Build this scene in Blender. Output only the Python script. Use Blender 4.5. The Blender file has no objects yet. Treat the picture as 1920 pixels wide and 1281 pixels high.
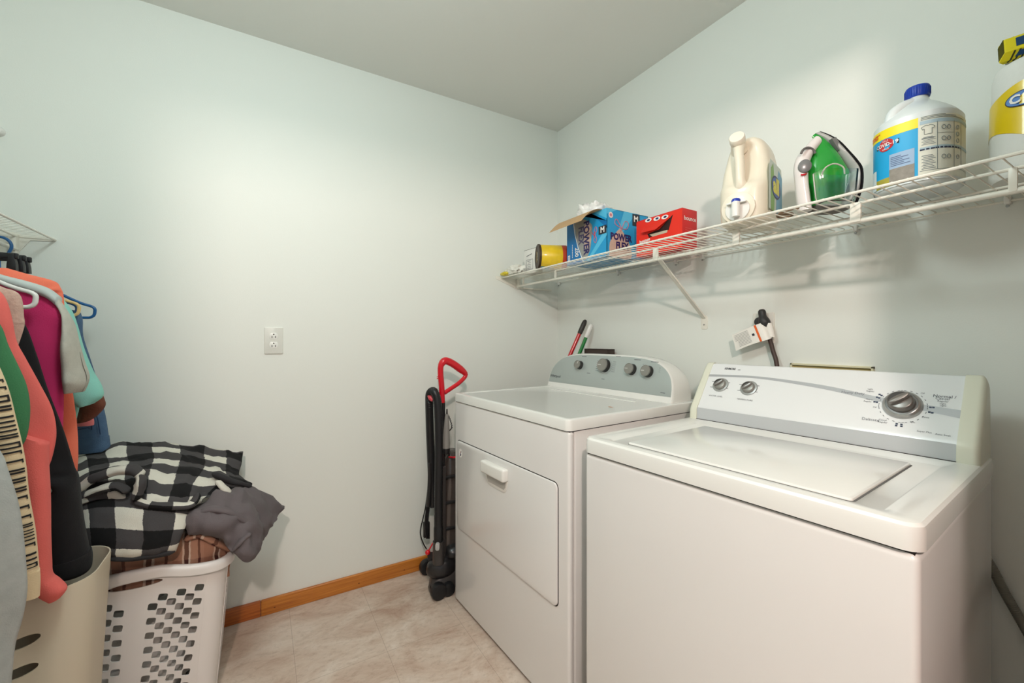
import bpy, bmesh, math, random
from mathutils import Vector, Matrix, noise
random.seed(7)
S = bpy.context.scene
COL = S.collection
R = math.radians
PI = math.pi

# ------------------------------------------------------------------ camera
F_PX, CY, YAW, CH = 787.49, 635.12, R(30.8807), 1.1677
cam_d = bpy.data.cameras.new('camera'); cam = bpy.data.objects.new('camera', cam_d); COL.objects.link(cam)
cam.location = (0, 0, CH); cam.rotation_euler = (R(90), 0, -YAW)
cam_d.sensor_width = 36; cam_d.lens = F_PX/1920*36; cam_d.shift_y = (CY-640.5)/1920
cam_d.clip_start = 0.02
S.camera = cam
# ------------------------------------------------------------------ exposure, world, lights
S.view_settings.view_transform = 'Standard'; S.view_settings.look = 'None'
S.view_settings.gamma = 1; S.view_settings.exposure = 0.56
try: S.view_settings.use_curve_mapping = False
except Exception: pass
W = bpy.data.worlds.new('world'); S.world = W; W.use_nodes = True
W.node_tree.nodes['Background'].inputs[0].default_value = (.72, .88, 1, 1)
W.node_tree.nodes['Background'].inputs[1].default_value = .35
def lamp(name, kind, loc, energy, color, size=.1, rot=(0,0,0)):
    d = bpy.data.lights.new(name, kind); d.energy = energy; d.color = color
    if kind == 'AREA': d.shape = 'DISK'; d.size = size
    else: d.shadow_soft_size = size
    o = bpy.data.objects.new(name, d); o.location = loc; o.rotation_euler = rot; COL.objects.link(o); return o
# lamp of the hallway behind the open doorway (warm), ceiling lamp of the room (cooler)
lamp('hallway_lamp', 'POINT', (-.25, -.66, 2.05), 60, (1, .82, .745), .045)
lamp('room_lamp', 'POINT', (.02, .72, 2.22), 17.5, (.83, .975, .985), .13)

# ------------------------------------------------------------------ back-projection of measured points
RX, RY, RH = 1.5606, 2.0647, 2.4345      # right wall x, back wall y, ceiling z
def ray(px, py):
    r = (px-960)/F_PX; u = -(py-CY)/F_PX
    return Vector((math.sin(YAW)+r*math.cos(YAW), math.cos(YAW)-r*math.sin(YAW), u))
def onx(px, py, x=RX):
    d = ray(px, py); t = x/d.x; return Vector((x, d.y*t, CH+d.z*t))
def ony(px, py, y=RY):
    d = ray(px, py); t = y/d.y; return Vector((d.x*t, y, CH+d.z*t))
def onz(px, py, z=0):
    d = ray(px, py); t = (z-CH)/d.z; return Vector((d.x*t, d.y*t, z))
def onp(px, py, p0, n, M=None):
    """ray through the pixel meets plane (p0,n); given and returned in the frame M"""
    o = Vector((0, 0, CH)); d = ray(px, py)
    if M is not None:
        Mi = M.inverted(); o2 = Mi @ o; d = (Mi.to_3x3() @ d); o = o2
    t = (p0-o).dot(n)/d.dot(n); return o+d*t

# ------------------------------------------------------------------ materials
def lin(c):
    return tuple(((v/255)/12.92 if v/255 <= .04045 else ((v/255+.055)/1.055)**2.4) for v in c)
MC = {}
def mat(name, rgb, rough=.5, metal=0, bump=0, bscale=200, var=0, vscale=8, coat=0, trans=0, ior=1.45, sheen=0, spec=.5, sss=0, emit=0):
    if name in MC: return MC[name]
    m = bpy.data.materials.new(name); m.use_nodes = True; nt = m.node_tree; b = nt.nodes['Principled BSDF']
    c = lin(rgb)
    b.inputs['Base Color'].default_value = (*c, 1); b.inputs['Roughness'].default_value = rough
    b.inputs['Metallic'].default_value = metal; b.inputs['Coat Weight'].default_value = coat
    b.inputs['Coat Roughness'].default_value = .08
    b.inputs['Transmission Weight'].default_value = trans; b.inputs['IOR'].default_value = ior
    b.inputs['Sheen Weight'].default_value = sheen; b.inputs['Specular IOR Level'].default_value = spec
    tc = nt.nodes.new('ShaderNodeTexCoord')
    if var:
        n = nt.nodes.new('ShaderNodeTexNoise'); n.inputs['Scale'].default_value = vscale; n.inputs['Detail'].default_value = 5
        nt.links.new(tc.outputs['Object'], n.inputs['Vector'])
        mx = nt.nodes.new('ShaderNodeMix'); mx.data_type = 'RGBA'
        mx.inputs[6].default_value = (*[v*(1-var) for v in c], 1); mx.inputs[7].default_value = (*[min(1, v*(1+var)) for v in c], 1)
        nt.links.new(n.outputs['Fac'], mx.inputs[0]); nt.links.new(mx.outputs[2], b.inputs['Base Color'])
    if bump:
        n = nt.nodes.new('ShaderNodeTexNoise'); n.inputs['Scale'].default_value = bscale; n.inputs['Detail'].default_value = 3
        nt.links.new(tc.outputs['Object'], n.inputs['Vector'])
        bp = nt.nodes.new('ShaderNodeBump'); bp.inputs['Strength'].default_value = bump; bp.inputs['Distance'].default_value = .002
        nt.links.new(n.outputs['Fac'], bp.inputs['Height']); nt.links.new(bp.outputs['Normal'], b.inputs['Normal'])
    MC[name] = m; return m
def nodes_of(m): return m.node_tree, m.node_tree.nodes['Principled BSDF']

def mat_floor():
    m = mat('vinyl_floor', (196, 180, 160), .42); nt, b = nodes_of(m); N = nt.nodes; L = nt.links
    tc = N.new('ShaderNodeTexCoord')
    mp = N.new('ShaderNodeMapping'); mp.inputs['Scale'].default_value = (1, 1.7, 1); mp.inputs['Rotation'].default_value = (0, 0, .5)
    L.new(tc.outputs['Object'], mp.inputs['Vector'])
    n1 = N.new('ShaderNodeTexNoise'); n1.inputs['Scale'].default_value = 4.2; n1.inputs['Detail'].default_value = 9; n1.inputs['Roughness'].default_value = .68
    n1.inputs['Distortion'].default_value = .7
    L.new(mp.outputs[0], n1.inputs['Vector'])
    cr = N.new('ShaderNodeValToRGB'); e = cr.color_ramp.elements
    e[0].position = .32; e[0].color = (*lin((178, 150, 132)), 1); e[1].position = .72; e[1].color = (*lin((220, 208, 196)), 1)
    x = cr.color_ramp.elements.new(.5); x.color = (*lin((202, 183, 167)), 1)
    L.new(n1.outputs['Fac'], cr.inputs[0])
    n2 = N.new('ShaderNodeTexNoise'); n2.inputs['Scale'].default_value = 38; n2.inputs['Detail'].default_value = 6; n2.inputs['Roughness'].default_value = .75
    L.new(mp.outputs[0], n2.inputs['Vector'])
    c2 = N.new('ShaderNodeValToRGB'); e = c2.color_ramp.elements
    e[0].position = .30; e[0].color = (.62, .57, .52, 1); e[1].position = .50; e[1].color = (1, 1, 1, 1)
    L.new(n2.outputs['Fac'], c2.inputs[0])
    mx = N.new('ShaderNodeMix'); mx.data_type = 'RGBA'; mx.blend_type = 'MULTIPLY'; mx.inputs[0].default_value = .55
    L.new(cr.outputs[0], mx.inputs[6]); L.new(c2.outputs[0], mx.inputs[7])
    # seams of the 30 cm tiles
    sp = N.new('ShaderNodeSeparateXYZ'); L.new(tc.outputs['Object'], sp.inputs[0])
    outs = []
    for ax, off in ((0, .134), (1, .1)):
        a = N.new('ShaderNodeMath'); a.operation = 'SUBTRACT'; a.inputs[1].default_value = off-3.0; L.new(sp.outputs[ax], a.inputs[0])
        q = N.new('ShaderNodeMath'); q.operation = 'MODULO'; q.inputs[1].default_value = .3 if ax == 0 else .6; L.new(a.outputs[0], q.inputs[0])
        c = N.new('ShaderNodeMath'); c.operation = 'LESS_THAN'; c.inputs[1].default_value = .0016; L.new(q.outputs[0], c.inputs[0]); outs.append(c)
    mxm = N.new('ShaderNodeMath'); mxm.operation = 'MAXIMUM'; L.new(outs[0].outputs[0], mxm.inputs[0]); L.new(outs[1].outputs[0], mxm.inputs[1])
    k = N.new('ShaderNodeMath'); k.operation = 'MULTIPLY'; k.inputs[1].default_value = .45; L.new(mxm.outputs[0], k.inputs[0])
    m3 = N.new('ShaderNodeMix'); m3.data_type = 'RGBA'; m3.inputs[7].default_value = (*lin((120, 102, 84)), 1)
    L.new(k.outputs[0], m3.inputs[0]); L.new(mx.outputs[2], m3.inputs[6]); L.new(m3.outputs[2], b.inputs['Base Color'])
    bp = N.new('ShaderNodeBump'); bp.inputs['Strength'].default_value = .12; bp.inputs['Distance'].default_value = .003
    L.new(n2.outputs['Fac'], bp.inputs['Height']); L.new(bp.outputs[0], b.inputs['Normal'])
    return m
def mat_wood(name, a, c):
    m = mat(name, a, .38, coat=.25); nt, b = nodes_of(m); N = nt.nodes; L = nt.links
    tc = N.new('ShaderNodeTexCoord'); mp = N.new('ShaderNodeMapping'); mp.inputs['Scale'].default_value = (2.2, 9, 55)
    L.new(tc.outputs['Object'], mp.inputs['Vector'])
    n1 = N.new('ShaderNodeTexNoise'); n1.inputs['Scale'].default_value = 2.4; n1.inputs['Detail'].default_value = 7; n1.inputs['Distortion'].default_value = .6
    L.new(mp.outputs[0], n1.inputs['Vector'])
    cr = N.new('ShaderNodeValToRGB'); e = cr.color_ramp.elements
    e[0].position = .3; e[0].color = (*lin(c), 1); e[1].position = .68; e[1].color = (*lin(a), 1)
    L.new(n1.outputs['Fac'], cr.inputs[0]); L.new(cr.outputs[0], b.inputs['Base Color']); return m
def mat_plaid(name, kind, fu=1, fv=1):
    m = mat(name, (120, 120, 120), .95, sheen=.0); nt, b = nodes_of(m); N = nt.nodes; L = nt.links
    uv = N.new('ShaderNodeUVMap'); uv.uv_map = 'UVMap'
    nz = N.new('ShaderNodeTexNoise'); nz.inputs['Scale'].default_value = 5; nz.inputs['Detail'].default_value = 2
    L.new(uv.outputs[0], nz.inputs['Vector'])
    sub = N.new('ShaderNodeVectorMath'); sub.operation = 'SUBTRACT'; sub.inputs[1].default_value = (.5, .5, .5); L.new(nz.outputs['Color'], sub.inputs[0])
    sc = N.new('ShaderNodeVectorMath'); sc.operation = 'SCALE'; sc.inputs['Scale'].default_value = .06; L.new(sub.outputs[0], sc.inputs[0])
    fz = N.new('ShaderNodeTexNoise'); fz.inputs['Scale'].default_value = 60; fz.inputs['Detail'].default_value = 2; L.new(uv.outputs[0], fz.inputs['Vector'])
    s3 = N.new('ShaderNodeVectorMath'); s3.operation = 'SUBTRACT'; s3.inputs[1].default_value = (.5, .5, .5); L.new(fz.outputs['Color'], s3.inputs[0])
    s4 = N.new('ShaderNodeVectorMath'); s4.operation = 'SCALE'; s4.inputs['Scale'].default_value = .05; L.new(s3.outputs[0], s4.inputs[0])
    ad = N.new('ShaderNodeVectorMath'); ad.operation = 'ADD'; L.new(uv.outputs[0], ad.inputs[0]); L.new(sc.outputs[0], ad.inputs[1])
    a2 = N.new('ShaderNodeVectorMath'); a2.operation = 'ADD'; L.new(ad.outputs[0], a2.inputs[0]); L.new(s4.outputs[0], a2.inputs[1])
    sp = N.new('ShaderNodeSeparateXYZ'); L.new(a2.outputs[0], sp.inputs[0])
    def frac(out, f):
        q = N.new('ShaderNodeMath'); q.operation = 'MULTIPLY'; q.inputs[1].default_value = f; L.new(out, q.inputs[0])
        g = N.new('ShaderNodeMath'); g.operation = 'FRACT'; L.new(q.outputs[0], g.inputs[0]); return g.outputs[0]
    fx, fy = frac(sp.outputs[0], fu), frac(sp.outputs[1], fv)
    if kind == 'check':
        o = []
        for f in (fx, fy):
            c = N.new('ShaderNodeMath'); c.operation = 'GREATER_THAN'; c.inputs[1].default_value = .5; L.new(f, c.inputs[0]); o.append(c)
        s = N.new('ShaderNodeMath'); s.operation = 'ADD'; L.new(o[0].outputs[0], s.inputs[0]); L.new(o[1].outputs[0], s.inputs[1])
        h = N.new('ShaderNodeMath'); h.operation = 'MULTIPLY'; h.inputs[1].default_value = .45; L.new(s.outputs[0], h.inputs[0])
        cr = N.new('ShaderNodeValToRGB'); cr.color_ramp.interpolation = 'CONSTANT'; e = cr.color_ramp.elements
        e[0].position = 0; e[0].color = (*lin((222, 218, 205)), 1); e[1].position = .8; e[1].color = (*lin((12, 11, 13)), 1)
        x = e.new(.3); x.color = (*lin((72, 69, 70)), 1)
        L.new(h.outputs[0], cr.inputs[0]); out = cr.outputs[0]
    else:
        res = []
        for f, pal in ((fx, [(0, (176, 128, 104)), (.30, (236, 208, 184)), (.36, (52, 20, 18)), (.50, (240, 220, 200)), (.56, (186, 140, 116)), (.8, (64, 24, 22)), (.88, (186, 140, 116))]),
                       (fy, [(0, (172, 124, 100)), (.35, (96, 52, 44)), (.52, (212, 180, 160)), (.6, (172, 124, 100))])):
            cr = N.new('ShaderNodeValToRGB'); cr.color_ramp.interpolation = 'CONSTANT'; e = cr.color_ramp.elements
            e[0].position = 0; e[0].color = (*lin(pal[0][1]), 1); e[1].position = pal[1][0]; e[1].color = (*lin(pal[1][1]), 1)
            for p, c in pal[2:]:
                x = e.new(p); x.color = (*lin(c), 1)
            L.new(f, cr.inputs[0]); res.append(cr.outputs[0])
        mx = N.new('ShaderNodeMix'); mx.data_type = 'RGBA'; mx.inputs[0].default_value = .38
        L.new(res[0], mx.inputs[6]); L.new(res[1], mx.inputs[7]); out = mx.outputs[2]
    nn = N.new('ShaderNodeTexNoise'); nn.inputs['Scale'].default_value = 90; nn.inputs['Detail'].default_value = 4; L.new(uv.outputs[0], nn.inputs['Vector'])
    rr = N.new('ShaderNodeMapRange'); rr.inputs[1].default_value = .3; rr.inputs[2].default_value = .7; rr.inputs[3].default_value = .72; rr.inputs[4].default_value = 1.15; L.new(nn.outputs['Fac'], rr.inputs[0])
    mm = N.new('ShaderNodeVectorMath'); mm.operation = 'SCALE'; L.new(out, mm.inputs[0]); L.new(rr.outputs[0], mm.inputs['Scale'])
    L.new(mm.outputs[0], b.inputs['Base Color'])
    bp = N.new('ShaderNodeBump'); bp.inputs['Strength'].default_value = .5; bp.inputs['Distance'].default_value = .003
    L.new(nn.outputs['Fac'], bp.inputs['Height']); L.new(bp.outputs[0], b.inputs['Normal'])
    return m

WALL = mat('wall_paint', (229, 231, 224), .52, bump=.10, bscale=260)
CEIL = mat('ceiling_paint', (230, 230, 224), .8, bump=.28, bscale=28)
ENAM = mat('white_enamel', (226, 223, 220), .22, coat=.4)
ENAMT = mat('white_enamel_top', (228, 227, 222), .2, coat=.5)
GAP = mat('dark_gap', (40, 34, 30), .8)
WIRE = mat('white_vinyl_wire', (232, 228, 216), .35)
WPLA = mat('white_plastic', (232, 230, 224), .35)
BLK = mat('black_plastic', (26, 26, 28), .4)
DGR = mat('dark_grey_plastic', (52, 50, 50), .42)
RED = mat('red_plastic', (206, 16, 34), .3, coat=.3)
CHR = mat('brushed_metal', (172, 172, 170), .32, metal=.85)
INK = mat('grey_print', (96, 98, 104), .6)
INKD = mat('dark_print', (40, 42, 50), .6)

# ------------------------------------------------------------------ mesh builder
class MB:
    def __init__(s): s.v = []; s.f = []; s.m = []; s.mats = []; s.uv = {}
    def mi(s, m):
        if m not in s.mats: s.mats.append(m)
        return s.mats.index(m)
    def add(s, vs, fs, m, uvs=None):
        o = len(s.v); i = s.mi(m); s.v += [Vector(p) for p in vs]
        for f in fs:
            if uvs: s.uv[len(s.f)] = [uvs[k] for k in f]
            s.f.append([k+o for k in f]); s.m.append(i)
        return s
    def bm(s, b, m, M=None):
        if M is not None: bmesh.ops.transform(b, matrix=M, verts=b.verts)
        b.verts.index_update(); s.add([v.co.copy() for v in b.verts], [[v.index for v in f.verts] for f in b.faces], m); b.free(); return s
    def box(s, lo, hi, m, bev=0, seg=3, M=None):
        b = bmesh.new(); bmesh.ops.create_cube(b, size=1)
        for v in b.verts: v.co = Vector([(lo[i]+hi[i])/2+v.co[i]*(hi[i]-lo[i]) for i in range(3)])
        if bev: bmesh.ops.bevel(b, geom=b.edges[:], offset=bev, segments=seg, affect='EDGES', profile=.5)
        return s.bm(b, m, M)
    def tube(s, pts, r, m, n=10, closed=False, caps=True):
        pts = [Vector(p) for p in pts]; N = len(pts); rs = r if isinstance(r, (list, tuple)) else [r]*N
        vs = []; prev = None
        for i, p in enumerate(pts):
            if closed: t = pts[(i+1) % N]-pts[i-1]
            else: t = pts[min(i+1, N-1)]-pts[max(i-1, 0)]
            t.normalize()
            if prev is None:
                up = Vector((0, 0, 1)) if abs(t.z) < .9 else Vector((1, 0, 0)); a = t.cross(up).normalized()
            else: a = (prev-t*prev.dot(t)).normalized()
            prev = a; c = t.cross(a)
            for k in range(n):
                q = 2*PI*k/n; vs.append(p+(a*math.cos(q)+c*math.sin(q))*rs[i])
        fs = []
        for i in range(N if closed else N-1):
            j = (i+1) % N
            for k in range(n): fs.append([i*n+k, i*n+(k+1) % n, j*n+(k+1) % n, j*n+k])
        if caps and not closed: fs.append(list(range(n))[::-1]); fs.append([(N-1)*n+k for k in range(n)])
        return s.add(vs, fs, m)
    def lathe(s, prof, m, M=None, n=32):
        vs = []; fs = []
        for r, z in prof:
            for k in range(n): q = 2*PI*k/n; vs.append(Vector((r*math.cos(q), r*math.sin(q), z)))
        for i in range(len(prof)-1):
            for k in range(n): fs.append([i*n+k, i*n+(k+1) % n, (i+1)*n+(k+1) % n, (i+1)*n+k])
        if prof[0][0] > 0: fs.append(list(range(n))[::-1])
        if prof[-1][0] > 0: fs.append([(len(prof)-1)*n+k for k in range(n)])
        if M is not None: vs = [M @ v for v in vs]
        return s.add(vs, fs, m)
    def loft(s, secs, m, cap=True, uv=None):
        n = len(secs[0]); vs = [p for q in secs for p in q]; fs = []
        for i in range(len(secs)-1):
            for k in range(n): fs.append([i*n+k, i*n+(k+1) % n, (i+1)*n+(k+1) % n, (i+1)*n+k])
        if cap: fs.append(list(range(n))[::-1]); fs.append([(len(secs)-1)*n+k for k in range(n)])
        return s.add(vs, fs, m)
    def prism(s, poly, f, d0, d1, m, bev=0, back=True):
        """poly of (u,v) extruded from depth d0 to d1 (front); f(u,v,d)->point; a chamfer at the front"""
        n = len(poly); cx = sum(p[0] for p in poly)/n; cy = sum(p[1] for p in poly)/n
        rings = [(poly, d0)]
        if bev:
            rings += [(poly, d1+(d0-d1)*min(1, bev/abs(d1-d0)))]
            rings += [(inset(poly, bev*.3), d1+(d0-d1)*min(1, bev/abs(d1-d0))*.3), (inset(poly, bev), d1)]
        else: rings += [(poly, d1)]
        vs = [f(p[0], p[1], d) for ring, d in rings for p in ring]; fs = []
        for i in range(len(rings)-1):
            for k in range(n): fs.append([i*n+k, i*n+(k+1) % n, (i+1)*n+(k+1) % n, (i+1)*n+k])
        fs.append([(len(rings)-1)*n+k for k in range(n)])
        if back: fs.append(list(range(n))[::-1])
        return s.add(vs, fs, m)
    def poly(s, pts, m): return s.add(pts, [list(range(len(pts)))], m)
    def text(s, body, f, x, y, size, m, d=.0004, align='CENTER', rot=0, sx=1, bold=0):
        vs, fs = text_mesh(body, align, bold); c, q = math.cos(rot), math.sin(rot)
        out = [f(x+(a*sx*c-b*q)*size, y+(a*sx*q+b*c)*size, d) for a, b in vs]
        return s.add(out, fs, m)
    def build(s, name, parent=None, loc=None, sharp=35, smooth=True, **props):
        me = bpy.data.meshes.new(name); me.from_pydata([tuple(v) for v in s.v], [], s.f)
        for m in s.mats: me.materials.append(m)
        me.polygons.foreach_set('material_index', s.m)
        if s.uv:
            ul = me.uv_layers.new(name='UVMap')
            for fi, uvs in s.uv.items():
                p = me.polygons[fi]
                for li, c in zip(p.loop_indices, uvs): ul.data[li].uv = c
        b = bmesh.new(); b.from_mesh(me); bmesh.ops.remove_doubles(b, verts=b.verts, dist=1e-6)
        bmesh.ops.recalc_face_normals(b, faces=b.faces); b.to_mesh(me); b.free()
        if smooth:
            me.polygons.foreach_set('use_smooth', [True]*len(me.polygons)); me.set_sharp_from_angle(angle=R(sharp))
        o = bpy.data.objects.new(name, me); COL.objects.link(o)
        if parent: o.parent = parent
        if loc is not None:
            o.location = loc
            if parent is None:
                for v in me.vertices: v.co -= Vector(loc)
        for k, v in props.items(): o[k] = v
        return o
TM = {}
def text_mesh(body, align='CENTER', bold=0):
    k = (body, align, bold)
    if k not in TM:
        c = bpy.data.curves.new('t', 'FONT'); c.body = body; c.size = 1; c.resolution_u = 2; c.align_x = align; c.align_y = 'CENTER'; c.offset = bold
        o = bpy.data.objects.new('t', c); me = bpy.data.meshes.new_from_object(o)
        TM[k] = ([(v.co.x, v.co.y) for v in me.vertices], [list(p.vertices) for p in me.polygons])
        bpy.data.objects.remove(o); bpy.data.meshes.remove(me); bpy.data.curves.remove(c)
    return TM[k]
def inset(poly, d):
    n = len(poly); out = []
    area = sum(poly[i][0]*poly[(i+1) % n][1]-poly[(i+1) % n][0]*poly[i][1] for i in range(n)); sg = 1 if area > 0 else -1
    for i in range(n):
        a, b, c = Vector(poly[i-1]), Vector(poly[i]), Vector(poly[(i+1) % n])
        e1 = (b-a); e2 = (c-b)
        if e1.length < 1e-9 or e2.length < 1e-9: out.append(tuple(b)); continue
        e1.normalize(); e2.normalize()
        nn = Vector((-(e1.y+e2.y), e1.x+e2.x))
        if nn.length < 1e-9: out.append(tuple(b)); continue
        nn.normalize(); k = max(.4, nn.dot(Vector((-e1.y, e1.x))))
        out.append(tuple(b+nn*(sg*d/k)))
    return out
def rrect(x0, y0, x1, y1, r, n=5):
    out = []
    for cx, cy, a in ((x1-r, y0+r, -90), (x1-r, y1-r, 0), (x0+r, y1-r, 90), (x0+r, y0+r, 180)):
        for i in range(n+1): q = R(a+90*i/n); out.append((cx+r*math.cos(q), cy+r*math.sin(q)))
    return out
def circ(cx, cy, r, n=20, ry=None): return [(cx+r*math.cos(2*PI*i/n), cy+(ry or r)*math.sin(2*PI*i/n)) for i in range(n)]
def crom(P, k):
    """Catmull-Rom through control tuples, k samples per span"""
    P = [tuple(p) for p in P]; n = len(P); out = []
    for i in range(n-1):
        a, b, c, d = P[max(i-1, 0)], P[i], P[i+1], P[min(i+2, n-1)]
        for j in range(k):
            t = j/k
            out.append(tuple(.5*((2*b[q])+(-a[q]+c[q])*t+(2*a[q]-5*b[q]+4*c[q]-d[q])*t*t+(-a[q]+3*b[q]-3*c[q]+d[q])*t**3) for q in range(len(b))))
    out.append(P[-1]); return out
def plane_map(o, r, u, n):
    o, r, u, n = Vector(o), Vector(r).normalized(), Vector(u).normalized(), Vector(n).normalized()
    return lambda x, y, d=0: o+r*x+u*y+n*d
def empty(name, label, cat, loc, rz=0, group=None):
    o = bpy.data.objects.new(name, None); o.location = loc; o.rotation_euler = (0, 0, rz); COL.objects.link(o); o.empty_display_size = .05
    o['label'] = label; o['category'] = cat
    if group: o['group'] = group
    return o
def shift(mb, v):
    mb.v = [p-Vector(v) for p in mb.v]; return mb

# ================================================================== ROOM
def struct(name, lo, hi, m, bev=0):
    c = Vector([(a+b)/2 for a, b in zip(lo, hi)]); c.z = lo[2]
    o = MB().box(lo, hi, m, bev).build(name, loc=c); o['kind'] = 'structure'; return o
LX, BY = -1.02, -.12
FL = mat_floor()
f = struct('floor', (LX-.1, -1.6, -.1), (RX+.1, RY+.1, 0), FL)
struct('ceiling', (LX-.1, -1.6, RH), (RX+.1, RY+.1, RH+.1), CEIL)
struct('wall_back', (LX-.1, RY, 0), (RX+.1, RY+.1, RH), WALL)
struct('wall_right', (RX, BY-.1, 0), (RX+.1, RY, RH), WALL)
struct('wall_left', (LX-.1, BY-.1, 0), (LX, RY, RH), WALL)
mb = MB()
mb.box((LX, BY-.1, 0), (-.26, BY, RH), WALL); mb.box((.60, BY-.1, 0), (RX, BY, RH), WALL); mb.box((-.26, BY-.1, 2.04), (.60, BY, RH), WALL)
o = mb.build('wall_front'); o['kind'] = 'structure'
OAK1 = mat_wood('oak_trim', (202, 128, 48), (170, 96, 32)); OAK2 = mat_wood('oak_trim_redder', (186, 104, 40), (150, 76, 28))
xj = ony(489, 1150).x
mb = MB(); mb.box((xj+.0006, RY-.013, 0), (RX, RY, .066), OAK1, .003); mb.box((LX, RY-.0135, 0), (xj-.0006, RY, .0665), OAK2, .003)
for px, py in ((515, 1139), (673, 1094), (758, 1069)):
    p = ony(px, py, RY-.013); g = plane_map(p, (1, 0, 0), (0, 0, 1), (0, -1, 0)); mb.poly([g(a, b, .0005) for a, b in circ(0, 0, .0035, 10, .0022)], mat('nail_hole', (98, 48, 22), .7))
o = mb.build('baseboard_back'); o['kind'] = 'structure'
o = MB().box((RX-.013, BY, 0), (RX, RY-.0135, .066), OAK1, .003).build('baseboard_right'); o['kind'] = 'structure'
o = MB().box((LX, BY, 0), (LX+.013, RY-.0135, .066), OAK1, .003).build('baseboard_left'); o['kind'] = 'structure'

DOAK = mat_wood('added_door_oak', (150, 92, 40), (118, 66, 26))
mb = MB(); mb.box((.66, BY, .01), (1.42, BY+.035, 2.03), DOAK, .003)  # unseen door leaf, added so its dark oak cuts the bounced light
for z0, z1 in ((.12, .60), (.72, 1.25), (1.37, 1.90)):
    for x0, x1 in ((.76, 1.0), (1.08, 1.32)): mb.box((x0, BY+.03, z0), (x1, BY+.041, z1), DOAK, .005)
o = mb.build('added_dark_door', loc=(.66, BY, .01)); o['kind'] = 'structure'
mb = MB()
for x0, x1 in ((-.33, -.26), (.60, .655)): mb.box((x0, BY, 0), (x1, BY+.014, 2.10), OAK1, .003)
mb.box((-.33, BY, 2.04), (.655, BY+.014, 2.10), OAK1, .003)
o = mb.build('trim_1', loc=(.15, BY, 0)); o['kind'] = 'structure'
# ------------------------------------------------------------------ wall outlet on the back wall
p0, p1 = ony(496, 614), ony(530, 663); cx, cz = (p0.x+p1.x)/2, (p0.z+p1.z)/2
t = empty('wall_outlet', 'white two-socket electrical outlet with cover plate on the blank wall', 'outlet', (cx, RY, cz))
OUTL = mat('outlet_white', (222, 222, 214), .35)
g = plane_map((0, 0, 0), (1, 0, 0), (0, 0, 1), (0, -1, 0))
MB().prism(rrect(-.035, -.057, .035, .057, .004), g, 0, .006, OUTL, .0025).build('cover_plate', t)
for dz in (.019, -.019):
    mb = MB(); sh = [(x, max(-.0135, min(.0135, y))+dz) for x, y in circ(0, 0, .0172, 28)]
    mb.prism(sh, g, .005, .0068, mat('socket_white', (232, 232, 226), .3), .0008)
    for sx, h in ((-.0064, .0046), (.0064, .0038)):
        mb.poly([g(a, b, .0071) for a, b in [(sx-.0013, dz-.004-h), (sx+.0013, dz-.004-h), (sx+.0013, dz-.004+h), (sx-.0013, dz-.004+h)]], GAP)
    mb.poly([g(a, b, .0071) for a, b in circ(0, dz+.0075, .0028, 12)], GAP)
    mb.build('socket', t)

# ================================================================== DRYER
ENV = {}
def appliance_frame(x, y, rot):
    return Matrix.Translation((x, y, 0)) @ Matrix.Rotation(R(rot), 4, 'Z')
def A(b, a, z): return Vector((b, -a, z))     # local: b depth, a to the right, z up
DM = appliance_frame(.7418, 1.7362, 3.3452)
dr = empty('clothes_dryer', 'white front-loading clothes dryer with drop-down door and grey-blue arched control panel', 'dryer', (.7418, 1.7362, 0), R(3.3452))
DW, DZS, DZT = .7527, .8895, .9263
def fm(d0): return lambda u, v, d=0: Vector((d0-d, -u, v))   # faces toward the room: u = right, v = up
mb = MB(); mb.box((.0235, -DW, .03), (.70, 0, DZS), ENAM, .006); 
mb.build('cabinet', dr)
mb = MB(); mb.box((0, -DW-.0015, .012), (.022, .0015, DZS), ENAM, .0095, 5); mb.build('front_panel', dr)
mb = MB(); mb.box((.03, -DW+.01, .010), (.69, -.01, .035), GAP); mb.build('base', dr)
for bx in (.05, .64):
    for ay in (.05, DW-.05):
        MB().lathe([(.018, 0), (.018, .008), (.010, .010), (.010, .02)], BLK, Matrix.Translation((bx, -ay, 0)), 14).build('foot', dr)
# top with a raised lip
mb = MB()
outer = rrect(-.004, -.003, .700, DW+.003, .018, 6)    # (b,a)
h = lambda u, v, d=0: Vector((u, -v, d))
rk = lambda k: rrect(-.004+k, -.003+k, .700-k, DW+.003-k, max(.004, .018-k), 6)
rings = [(rk(0), DZS+.002), (rk(0), DZT-.007), (rk(.002), DZT-.002), (rk(.007), DZT), (rk(.022), DZT), (rk(.028), DZT-.003)]
vs = [h(p[0], p[1], d) for ring, d in rings for p in ring]; n = len(outer); fs = [list(range(n))]
for i in range(len(rings)-1):
    for k in range(n): fs.append([i*n+k, i*n+(k+1) % n, (i+1)*n+(k+1) % n, (i+1)*n+k])
fs.append([(len(rings)-1)*n+k for k in range(n)])
mb.add(vs, fs, ENAMT)
mb.prism(rrect(.455, .10, .470, .62, .005), lambda u, v, d=0: h(u, v, DZT-.003+d), -.001, .0022, ENAMT, .0015)
q = onp(1145, 762, Vector((0, 0, DZT)), Vector((0, 0, 1)), DM)
mb.poly([Vector((q.x+a, q.y+b, DZT-.0024)) for a, b in circ(0, 0, .006, 12, .0105)], mat('rust_spot', (176, 110, 70), .8))
q = onp(1084, 769, Vector((0, 0, DZT)), Vector((0, 0, 1)), DM)
mb.poly([Vector((q.x+a, q.y+b, DZT-.0024)) for a, b in circ(0, 0, .003, 8, .004)], mat('smudge', (120, 120, 110), .8))
mb.build('top_panel', dr)
mb = MB(); mb.box((.004, -DW+.002, DZS-.002), (.69, -.002, DZS+.003), GAP); mb.build('seam', dr)
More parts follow.
